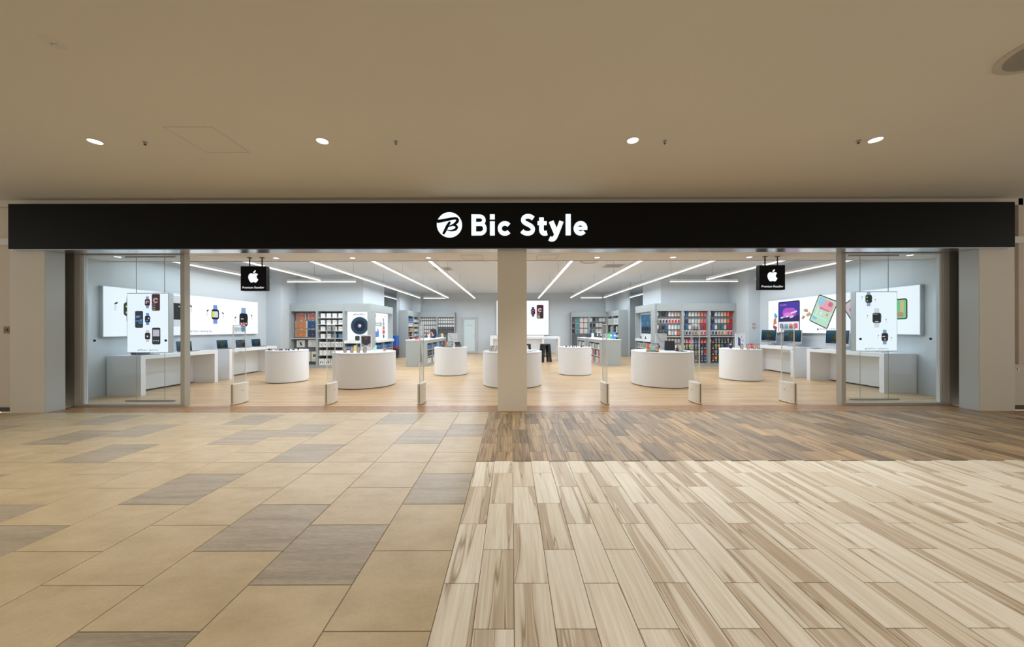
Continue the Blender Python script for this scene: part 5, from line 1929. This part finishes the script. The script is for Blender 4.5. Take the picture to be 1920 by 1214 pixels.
t = poster_bay(FR_L, 2 * BAYL, 3 * BAYL - 0.052, 'rack bay with lit round speaker poster above a white desk', 'left rack bays')
MB().box(-0.42, 0.395, 0.205, 0.22, 0.99, 2.045, M_LIGHTBOX).build('lit_poster', t)
a = Art(0.204)
a.poly(circle(0.03, 1.525, 0.325, 48), E(0.045, 0.10, 0.17))
a.poly(circle(0.03, 1.525, 0.29, 48), E(0.03, 0.065, 0.115))
a.poly(circle(0.03, 1.525, 0.205, 40), E(0.012, 0.03, 0.045))
a.poly(circle(0.03, 1.525, 0.068, 24), E(0.45, 0.25, 0.80))
a.poly(circle(0.045, 1.53, 0.045, 20), E(0.65, 0.75, 0.95))
a.fruit(-0.17, 1.938, 0.05, INK)
a.text('HomePod', -0.13, 0.21, 1.915, INK)
a.build('poster_print', t)
t2 = thing('speaker', 'black cylinder speaker on the desk below the round speaker poster', 'speaker', FR_L.p(2 * BAYL + 0.46, 0.09, 0.985))
MB().lathe([(0.055, 0.0), (0.075, 0.02), (0.077, 0.14), (0.06, 0.165), (0, 0.168)], 0, 0, 28, mat((0.03, 0.04, 0.045), 0.85)).build('body', t2, smooth=True)
MB().lathe([(0.04, 0.168), (0.038, 0.171), (0, 0.171)], 0, 0, 24, M_GLOSSBLK).build('touch_disc', t2)
for ci in range(6):
    place(box_mesh(0.115, 0.17, 0.12, (0.03, 0.16, 0.50), 'stripe', (0.25, 0.45, 0.75)), 'product_box', FR_L, 2 * BAYL + 0.14 + 0.14 * ci, 0.08, 0.62, 0.05,
          'blue box under the speaker poster desk, %s from left' % ordn[ci], 'box', G)
# return facing right: local x -> +Y
FR_LR = Frame(-5.11, 12.36, PI / 2)
MB_ = thing('corner_post', 'broad grey corner panel of the left rack', 'panel', FR_LR.p(0.22, 0, 0), PI / 2)
MB().box(-0.22, 0.22, 0, 0.05, 0, RH, M_RACK).build('panel', MB_, 0.002)
MB().box(-0.22, 0.22, -0.004, 0.0, RH - 0.285, RH - 0.28, mat((0.3, 0.32, 0.33), 0.5)).build('joint', MB_)
t = poster_bay(FR_LR, 0.44, 2.35, 'rack return with lit game poster facing the shop centre', 'left rack bays', 0.985, 0.06, 2.05, 0.035)
MB().box(-0.915, 0.915, 0.205, 0.22, 0.99, 2.045, M_LIGHTBOX).build('lit_poster', t)
a = Art(0.204)
a.text('Arcade', -0.50, 0.24, 1.52, INK, 0.30)
a.poly(circle(-0.42, 1.93, 0.07, 16), E(0.85, 0.3, 0.15))
a.poly(rrect(-0.28, 1.20, 0.40, 0.22, 0.03), E(0.15, 0.28, 0.75))
a.poly([(-0.28, 1.30), (-0.08, 1.30), (-0.18, 1.46)], E(0.2, 0.4, 0.85))
for k, (v, w_, c_) in enumerate(((1.78, 0.14, (0.80, 0.30, 0.15)), (1.62, 0.18, (0.20, 0.50, 0.75)), (1.45, 0.22, (0.75, 0.20, 0.12)), (1.28, 0.24, (0.60, 0.12, 0.15)), (1.10, 0.16, (0.10, 0.12, 0.18)))):
    a.poly(rrect(0.42, v, w_, 0.15, 0.04), E(*c_))
a.rr(0.62, 1.92, 0.3, 0.03, 0.01, E(0.6, 0.75, 0.9))
a.build('poster_print', t)
for zi, (z, nm, cl, mc) in enumerate(((0.62, 'blue', (0.03, 0.16, 0.50), (0.25, 0.45, 0.75)), (0.36, 'white', (0.78, 0.78, 0.80), (0.5, 0.5, 0.52)))):
    for ci in range(10):
        place(box_mesh(0.125, 0.19, 0.12, cl, 'stripe', mc), 'product_box', FR_LR, 0.56 + 0.18 * ci + (0.04 if ci > 4 else 0), 0.08, z, 0.0,
              '%s box under the game poster desk, %s from the corner' % (nm, ordn[ci]), 'box', G)

# right return facing left: local x -> -Y, origin at the far end
FR_RR = Frame(5.28, 14.55, -PI / 2)
MB_ = thing('corner_post', 'broad grey corner panel of the right rack', 'panel', FR_RR.p(1.80, 0, 0), -PI / 2)
MB().box(-0.15, 0.15, 0, 0.05, 0, RH, M_RACK).build('panel', MB_, 0.002)
MB().box(-0.15, 0.15, -0.004, 0.0, RH - 0.285, RH - 0.28, mat((0.3, 0.32, 0.33), 0.5)).build('joint', MB_)
t = poster_bay(FR_RR, 0.0, 1.645, 'rack return with tall touch screen facing the shop centre', 'right rack return', 0.985, 0.02, 2.05, 0.035)
MB().box(-0.78, 0.78, 0.20, 0.22, 0.99, 2.045, painted((0.72, 0.73, 0.74), 0.4)).build('screen_surround', t)
m_scr, nt, b = node_mat('app_screen', 0.2)
tc = N(nt, 'ShaderNodeTexCoord')
sx = N(nt, 'ShaderNodeSeparateXYZ')
nt.links.new(tc.outputs['Generated'], sx.inputs[0])
r = ramp(nt, [(0.0, (0.004, 0.02, 0.05)), (0.5, (0.01, 0.10, 0.22)), (1.0, (0.02, 0.11, 0.25))])
nt.links.new(sx.outputs['Z'], r.inputs['Fac'])
b.inputs['Base Color'].default_value = (0.01, 0.01, 0.01, 1)
nt.links.new(r.outputs['Color'], b.inputs['Emission Color'])
b.inputs['Emission Strength'].default_value = 0.9
MB().box(-0.66, 0.48, 0.192, 0.20, 1.20, 1.96, M_GLOSSBLK).build('screen_bezel', t)
MB().box(-0.64, 0.46, 0.189, 0.192, 1.22, 1.94, m_scr).build('screen', t)
for r_ in range(3):
    for c_ in range(4):
        cl = ((0.02, 0.18, 0.35), (0.03, 0.22, 0.45), (0.05, 0.16, 0.30), (0.16, 0.20, 0.16))[(r_ + c_) % 4] if r_ < 2 else (0.004, 0.006, 0.01)
        a = Art(0.1885)
        a.rr(-0.50 + 0.26 * c_, 1.81 - 0.21 * r_, 0.17, 0.14, 0.01, E(*cl))
        a.build('app_tile', t)
for i, x in enumerate((0.35, 0.85)):
    t2 = thing('demo_stand', 'small black demo device on the touch screen desk, %s' % ('far one' if i == 0 else 'near one'), 'device', FR_RR.p(x, 0.10, 0.985), -PI / 2)
    MB().box(-0.07, 0.07, -0.03, 0.03, 0, 0.02, mat((0.03, 0.03, 0.035), 0.4)).build('foot', t2, 0.003)
    MB().box(-0.02, 0.02, -0.01, 0.01, 0.02, 0.10, mat((0.05, 0.05, 0.055), 0.4)).build('stem', t2)
for zi, z in enumerate((0.62, 0.36)):
    for ci in range(8):
        place(box_mesh(0.12, 0.19, 0.12, (0.74, 0.74, 0.72), 'phone', (0.03, 0.03, 0.035)), 'phone_box', FR_RR, 0.15 + 0.19 * ci, 0.06, z, 0,
              'white box with black phone picture, %s shelf below the touch screen, %s' % ('upper' if zi == 0 else 'lower', ordn[ci]), 'box', 'phone boxes below the touch screen')

# ---- racks at the back left
FR_BL = Frame(-5.13, 19.0, 0)
G = 'products on the back left racks'
rack(FR_BL, 0.0, 0.985, 'grey rack bay of white cable boxes, back left corner', [], 'back rack bays', back_y=0.16)
rack(FR_BL, 0.985, 1.97, 'grey rack bay of white boxes beside the glass door', [], 'back rack bays', back_y=0.16)
for ri, (z, h_) in enumerate(((1.90, 0.11), (1.64, 0.19), (1.40, 0.19), (1.20, 0.15), (1.0, 0.15))):
    for ci in range(8):
        place(box_mesh(0.082, h_, 0.03, (0.78, 0.78, 0.78), 'dot', (0.5, 0.5, 0.52)), 'cable_box', FR_BL, 0.085 + 0.116 * ci, 0.128, z, 0,
              'white cable box, back left corner rack, %s, %s from left' % (ROWN[ri], ordn[ci]), 'box', G)
for ri, (z, h_, dark) in enumerate(((1.89, 0.12, 0), (1.72, 0.12, 0), (1.52, 0.12, 0), (1.37, 0.11, 1), (1.14, 0.16, 1))):
    for ci in range(7):
        cl = (0.05, 0.055, 0.06) if dark else (0.78, 0.79, 0.80)
        place(box_mesh(0.095, h_, 0.03, cl, 'stripe', (0.25, 0.22, 0.2) if dark else (0.7, 0.72, 0.74)), 'charger_box', FR_BL, 0.985 + 0.10 + 0.13 * ci, 0.128, z, 0,
              '%s charger box, rack beside glass door, %s, %s from left' % ('dark' if dark else 'white', ROWN[ri], ordn[ci]), 'box', G)
FR_BLR = Frame(-5.12, 16.9, PI / 2)
rack(FR_BLR, 0.04, 1.05, 'grey rack bay with coloured packs, facing the shop centre at left', [1.78, 1.54, 1.28, 1.02, 0.78, 0.4], 'back rack bays', depth=0.42, back_y=0.30)
rack(FR_BLR, 1.05, 2.06, 'grey rack bay with stacked white boxes, facing shop centre at left', [1.78, 1.54, 1.28, 1.02, 0.78, 0.4], 'back rack bays', depth=0.42, back_y=0.30)
et = thing('end_panel', 'tall grey end panel of the back left racks', 'panel', (-5.33, 16.88, 0))
MB().box(-0.21, 0.21, -0.04, 0.02, 0, RH, M_RACK).build('panel', et, 0.002)
MB().box(-0.21, 0.21, -0.042, -0.04, 0, 0.08, mat((0.35, 0.37, 0.38), 0.5)).build('kick_strip', et)
shz = [1.78, 1.54, 1.28, 1.02, 0.78, 0.4]
rc = [['b'] * 5, ['w'] * 5, ['r', 'b', 'or', 'yg', 'y'], ['k', 'br', 'k', 'n', 'lg'], ['lg', 'w', 'r', 'k', 'lg'], ['b', 'r', 'n', 'k', 'lg']]
for ri, row in enumerate(rc):
    for ci, k in enumerate(row):
        nm, cl = CN[k]
        place(box_mesh(0.14, 0.18, 0.12, cl, 'stripe', tuple(min(1, q * 0.6 + 0.12) for q in cl)), 'product_box', FR_BLR, 0.15 + 0.19 * ci, 0.05, shz[ri], 0,
              '%s pack, left side rack at the back, %s, %s from near end' % (nm, ROWN[ri], ordn[ci]), 'box', G)
        place(box_mesh(0.15, 0.13, 0.14, (0.74, 0.75, 0.75), 'stripe', (0.6, 0.61, 0.62)), 'product_box', FR_BLR, 1.17 + 0.19 * ci, 0.05, shz[ri], 0,
              'white box, left side rack at the back, %s, %s from far bay edge' % (ROWN[ri], ordn[ci]), 'box', G)

# ---- racks at the back right
FR_BR = Frame(3.33, 19.0, 0)
G = 'products on the back right racks'
rack(FR_BR, 0.0, 0.99, 'grey rack bay of tablet covers, left one at back right', [], 'back rack bays', back_y=0.16)
rack(FR_BR, 0.99, 1.98, 'grey rack bay of tablet covers, right one at back right', [], 'back rack bays', back_y=0.16)
for ri, z in enumerate((1.76, 1.45, 1.13)):
    for ci, k in enumerate(('sl' if ri == 0 else 'k', 'te', 'pp', 'lg')):
        nm, cl = CN[k]
        if k == 'te':
            cl = (0.05, 0.24, 0.28)
        place(folio_mesh(0.195, 0.26, cl), 'tablet_cover', FR_BR, 0.15 + 0.23 * ci, 0.138, z, 0, '%s tablet cover, left bay at back right, %s, %s from left' % (nm, ROWN[ri], ordn[ci]), 'tablet cover', G)
    row = (('w', 'k', 'te', 'pp', 'lg'), ('k', 'k', 'pp', 'lg', 'k'), ('b', 'te', 'pp', 'lg', 'k'))[ri]
    for ci, k in enumerate(row):
        nm, cl = CN[k]
        if k == 'te':
            cl = (0.05, 0.24, 0.28)
        place(folio_mesh(0.16, 0.22, cl), 'tablet_cover', FR_BR, 0.99 + 0.12 + 0.185 * ci, 0.138, z + 0.03, 0, '%s tablet cover, right bay at back right, %s, %s from left' % (nm, ROWN[ri], ordn[ci]), 'tablet cover', G)
FR_BRR = Frame(5.30, 18.95, -PI / 2)
shr = [1.62, 1.22, 0.98, 0.7, 0.4]
rack(FR_BRR, 0.0, 1.0, 'grey side rack bay at back right, far one', shr, 'back rack bays', depth=0.42, back_y=0.30)
rack(FR_BRR, 1.0, 2.0, 'grey side rack bay at back right, near one', shr, 'back rack bays', depth=0.42, back_y=0.30)
et = thing('end_panel', 'tall grey end panel of the back right racks', 'panel', (5.51, 16.90, 0))
MB().box(-0.21, 0.21, -0.04, 0.02, 0, RH, M_RACK).build('panel', et, 0.002)
MB().box(-0.21, 0.21, -0.042, -0.04, 0, 0.08, mat((0.35, 0.37, 0.38), 0.5)).build('kick_strip', et)
for bay in range(2):
    for ri, z in enumerate(shr):
        for ci in range(4):
            k = (('w', 'lg', 'lg', 'w'), ('k', 'k', 'w', 'k'), ('w', 'w', 'w', 'w'), ('lg', 'k', 'w', 'lg'), ('w', 'lg', 'k', 'w'))[ri][ci]
            nm, cl = CN[k]
            h_ = (0.32, 0.30, 0.12, 0.18, 0.2)[ri]
            place(box_mesh(0.17, h_, 0.10, cl, 'stripe', tuple(min(1, q * 0.7 + 0.1) for q in cl)), 'product_box', FR_BRR, bay + 0.16 + 0.22 * ci, 0.05, z, 0,
                  '%s tall pack, %s right side rack bay, %s, %s from far end' % (nm, 'far' if bay == 0 else 'near', ROWN[ri], ordn[ci]), 'box', G)


# ---- low shelf islands
def island(fr, L, depth, label):
    """open front at y = 0 of the local frame, length along x"""
    t = thing('shelf_island', label, 'shelf unit', fr.p(L / 2, 0, 0), fr.rz, 'low grey shelf islands')
    h = 1.0
    w = L / 2
    MB().box(-w - 0.01, w + 0.01, -0.01, depth + 0.01, h - 0.03, h, M_WHITE).build('top', t, 0.004)
    MB().box(-w, w, 0, depth, h - 0.14, h - 0.03, M_RACK).build('upper_band', t, 0.002)
    for x0, x1 in ((-w, -w + 0.10), (w - 0.10, w)):
        MB().box(x0, x1, 0, depth, 0, h - 0.14, M_RACK).build('end_panel', t, 0.002)
    MB().box(-w + 0.1, w - 0.1, depth - 0.3, depth, 0, h - 0.14, M_RACK).build('core_panel', t)
    MB().box(-w + 0.1, w - 0.1, 0.0, depth - 0.3, 0, 0.09, M_RACK).build('plinth', t)
    MB().box(-0.02, 0.02, 0.0, depth - 0.3, 0.09, h - 0.14, M_RACK).build('divider', t)
    for z in (0.36, 0.62):
        MB().box(-w + 0.1, w - 0.1, 0.01, depth - 0.3, z - 0.02, z, M_SHELF).build('shelf', t)
    return t


FI = [Frame(-3.14, 12.66, PI / 2), Frame(-3.14, 14.72, PI / 2), Frame(3.29, 14.62, -PI / 2), Frame(3.20, 16.6, -PI / 2)]
il = ['near grey shelf island on the left', 'far grey shelf island on the left', 'near grey shelf island on the right', 'far grey shelf island on the right']
for i in range(4):
    island(FI[i], (1.95, 1.6, 1.93, 1.75)[i], 0.78, il[i])
    L = (1.95, 1.6, 1.93, 1.75)[i]
    sets = {0: (['b'] * 4, ['r', 'n', 'db', 'k'], ['w'] * 4), 1: (['b'] * 4, ['te', 'ro', 'k', 'w'], ['w'] * 4),
            2: (['lg', 'gb', 'w', 'w'], ['k', 'w', 'r', 'b'], ['lg', 'w', 'co', 'co']), 3: (['lg', 'w', 'lg', 'w'], ['w', 'lg', 'k', 'w'], ['lg', 'w', 'w', 'k'])}[i]
    for ri, (z, row) in enumerate(zip((0.62, 0.36, 0.09), sets)):
        for bay in range(2):
            for ci, k in enumerate(row):
                nm, cl = CN[k]
                bw = (L / 2 - 0.12) / 4
                x = 0.10 + bay * (L / 2 - 0.08) + bw * (ci + 0.5)
                place(box_mesh(round(bw * 0.82, 3), (0.17, 0.20, 0.19)[ri], 0.12, cl, 'stripe', tuple(min(1, q * 0.7 + 0.1) for q in cl)), 'product_box', FI[i], x, 0.05, z, 0,
                      '%s box, %s shelf of %s, bay %s, %s in row' % (nm, ('upper', 'middle', 'bottom')[ri], il[i].replace('grey shelf ', '').replace(' on the', ''), ('one', 'two')[bay], ordn[ci]),
                      'box', 'boxes in the low shelf islands')

# things on top of the islands
G = 'goods on top of the shelf islands'


def headset(x, y, z, col, label, rz=0.0):
    t = thing('headphones', label, 'headphones', (x, y, z), rz, G)
    MB().box(-0.05, 0.05, -0.05, 0.05, 0, 0.012, M_BOX).build('stand_foot', t, 0.003)
    MB().tube([(0, 0, 0.012), (0, 0, 0.24)], 0.008, M_STEEL, 8).build('stand_pole', t)
    p = [(0.075 * math.cos(math.radians(a)), 0, 0.17 + 0.085 * math.sin(math.radians(a))) for a in range(-15, 196, 15)]
    MB().tube(p, 0.013, mat(col, 0.5), 8).build('headband', t, smooth=True)
    for s in (-1, 1):
        MB().lathe([(0.0, -0.02), (0.038, -0.018), (0.042, 0.0), (0.036, 0.02), (0, 0.02)], 0, 0, 18, mat(col, 0.5)).build('ear_cup', t, smooth=True, loc=(s * 0.07, 0, 0.14), rot=(0, PI / 2, 0))
    return t


headset(-3.55, 13.05, 1.0, (0.06, 0.22, 0.38), 'blue headphones on a stand, front of left shelf island')
headset(-3.40, 13.35, 1.0, (0.03, 0.03, 0.035), 'black headphones on a stand, left shelf island', 0.6)
headset(-3.30, 13.9, 1.0, (0.55, 0.04, 0.05), 'red headphones on a stand, left shelf island', 0.4)
headset(-3.36, 14.25, 1.0, (0.75, 0.72, 0.70), 'white headphones on a stand, left shelf island', 0.4)
t = thing('bowl', 'shallow red bowl on the near left shelf island', 'bowl', (-3.58, 12.86, 1.0))
MB().lathe([(0.03, 0.0), (0.075, 0.03), (0.088, 0.06), (0.082, 0.06), (0.06, 0.03), (0.0, 0.012)], 0, 0, 24, mat((0.75, 0.03, 0.03), 0.35)).build('shell', t, smooth=True)
MB().lathe([(0.0, 0.07), (0.05, 0.062), (0.075, 0.045), (0.03, 0.03)], 0, 0, 18, mat((0.65, 0.05, 0.04), 0.6)).build('contents', t, smooth=True)
bp_ = thing('backpack', 'black backpack standing on the left shelf island', 'bag', (-3.42, 14.95, 1.0), 0.3)
MB().prism(rrect(0, 0.19, 0.28, 0.38, 0.09, 5), 0, 0.14, mat((0.022, 0.023, 0.026), 0.75), 'y').build('body', bp_, 0.02)
MB().prism(rrect(0, 0.12, 0.2, 0.18, 0.04, 4), -0.03, 0.0, mat((0.03, 0.031, 0.034), 0.75), 'y').build('front_pocket', bp_, 0.01)
MB().tube([(-0.04, 0.07, 0.37), (-0.03, 0.07, 0.42), (0.03, 0.07, 0.42), (0.04, 0.07, 0.37)], 0.008, mat((0.02, 0.02, 0.02), 0.7), 6).build('handle', bp_)
for i, (k, x, y) in enumerate((('b', -3.25, 15.1), ('te', -3.22, 15.35), ('ro', -3.25, 15.6), ('y', -3.22, 15.8), ('w', -3.25, 16.05))):
    nm, cl = CN[k]
    t = thing('case_stand', '%s phone case on a stand, top of far left island' % nm, 'phone case', (x, y, 1.0), 0.5, G)
    MB().prism(rrect(0, 0.11, 0.085, 0.17, 0.015), 0, 0.012, mat(cl, 0.4), 'y').build('case', t)
    MB().box(-0.05, 0.05, -0.02, 0.06, 0, 0.03, M_BOX).build('stand', t, 0.003)
t = thing('demo_tray', 'white demo tray with small gadgets, near left shelf island', 'tray', (-3.3, 13.62, 1.0))
MB().box(-0.12, 0.12, -0.1, 0.1, 0, 0.02, M_BOX).build('tray', t, 0.003)
MB().box(-0.03, 0.03, -0.04, 0.04, 0.02, 0.16, M_BOX).build('gadget', t, 0.006)
t = thing('tablet_stand', 'black tablet leaning on a stand, far right shelf island', 'tablet', (3.55, 15.6, 1.0), -0.6)
MB().prism([(-0.10, 0.0), (-0.09, 0.0), (0.03, 0.17), (0.02, 0.175)], -0.10, 0.10, mat((0.02, 0.02, 0.022), 0.4), 'x').build('tablet_body', t)
MB().prism([(0.10, 0.0), (0.09, 0.0), (0.0, 0.13), (0.01, 0.135)], -0.04, 0.04, mat((0.03, 0.03, 0.03), 0.5), 'x').build('leg', t)
MB().box(-0.12, 0.12, -0.2, -0.1, 0, 0.01, M_SPACEGREY).build('keyboard', t)
headset(3.75, 13.4, 1.0, (0.03, 0.03, 0.035), 'black headphones on a stand, right shelf island', -0.4)
headset(3.55, 13.8, 1.0, (0.72, 0.72, 0.72), 'white headphones on a stand, right shelf island', -0.4)
for i, (k, x, y) in enumerate((('g', 3.72, 13.05), ('gb', 3.60, 12.95), ('b', 4.0, 14.2), ('w', 3.4, 14.3))):
    nm, cl = CN[k]
    if k == 'g':
        cl = (0.25, 0.62, 0.12)
    t = thing('case_stand', '%s phone case on a stand, top of near right island' % nm, 'phone case', (x, y, 1.0), -0.4, G)
    MB().prism(rrect(0, 0.12, 0.10, 0.19, 0.015), 0, 0.012, mat(cl, 0.4), 'y').build('case', t)
    MB().box(-0.05, 0.05, -0.02, 0.06, 0, 0.03, M_BOX).build('stand', t, 0.003)
for i, x in enumerate((3.88, 4.02)):
    place(box_mesh(0.09, 0.24, 0.10, (0.03, 0.33, 0.75), 'stripe', (0.7, 0.75, 0.8)), 'product_box', Frame(0, 0, 0), x, 13.3, 1.0, -0.3,
          'bright blue and white pack on the near right island, %s' % ('left one' if i == 0 else 'right one'), 'box', G)

# ---- blue and red trolley in the left corridor
t = thing('parcel_trolley', 'tall blue and red trolley standing in the left corridor', 'trolley', (-5.62, 16.2, 0))
MB().box(-0.2, 0.14, 0, 0.4, 0.55, 1.08, mat((0.02, 0.12, 0.50), 0.5)).build('upper_bin', t, 0.01)
MB().box(-0.21, 0.15, -0.01, 0.41, 0.48, 0.55, mat((0.60, 0.02, 0.03), 0.5)).build('red_band', t, 0.004)
MB().box(-0.2, 0.14, 0, 0.4, 0.12, 0.48, mat((0.03, 0.03, 0.035), 0.6)).build('lower_bin', t, 0.01)
for x in (-0.15, 0.09):
    for y in (0.06, 0.34):
        MB().lathe([(0.0, -0.015), (0.06, -0.012), (0.06, 0.012), (0, 0.015)], 0, 0, 14, mat((0.02, 0.02, 0.02), 0.6)).build('wheel', t, loc=(x, y, 0.06), rot=(0, PI / 2, 0))

# ---- small white sensors high on the two wall piers
for (x, y, lab) in ((-8.40, 11.9, 'left'), (8.50, 11.95, 'right')):
    t = thing('wall_sensor', 'small white sensor box high on the %s wall pier' % lab, 'sensor', (x, y, 3.06))
    MB().box(-0.035, 0.035, -0.05, 0, 0, 0.10, M_BOX).build('housing', t, 0.006)
    MB().box(-0.02, 0.02, -0.055, -0.05, 0.02, 0.05, mat((0.35, 0.36, 0.37), 0.4)).build('window', t)
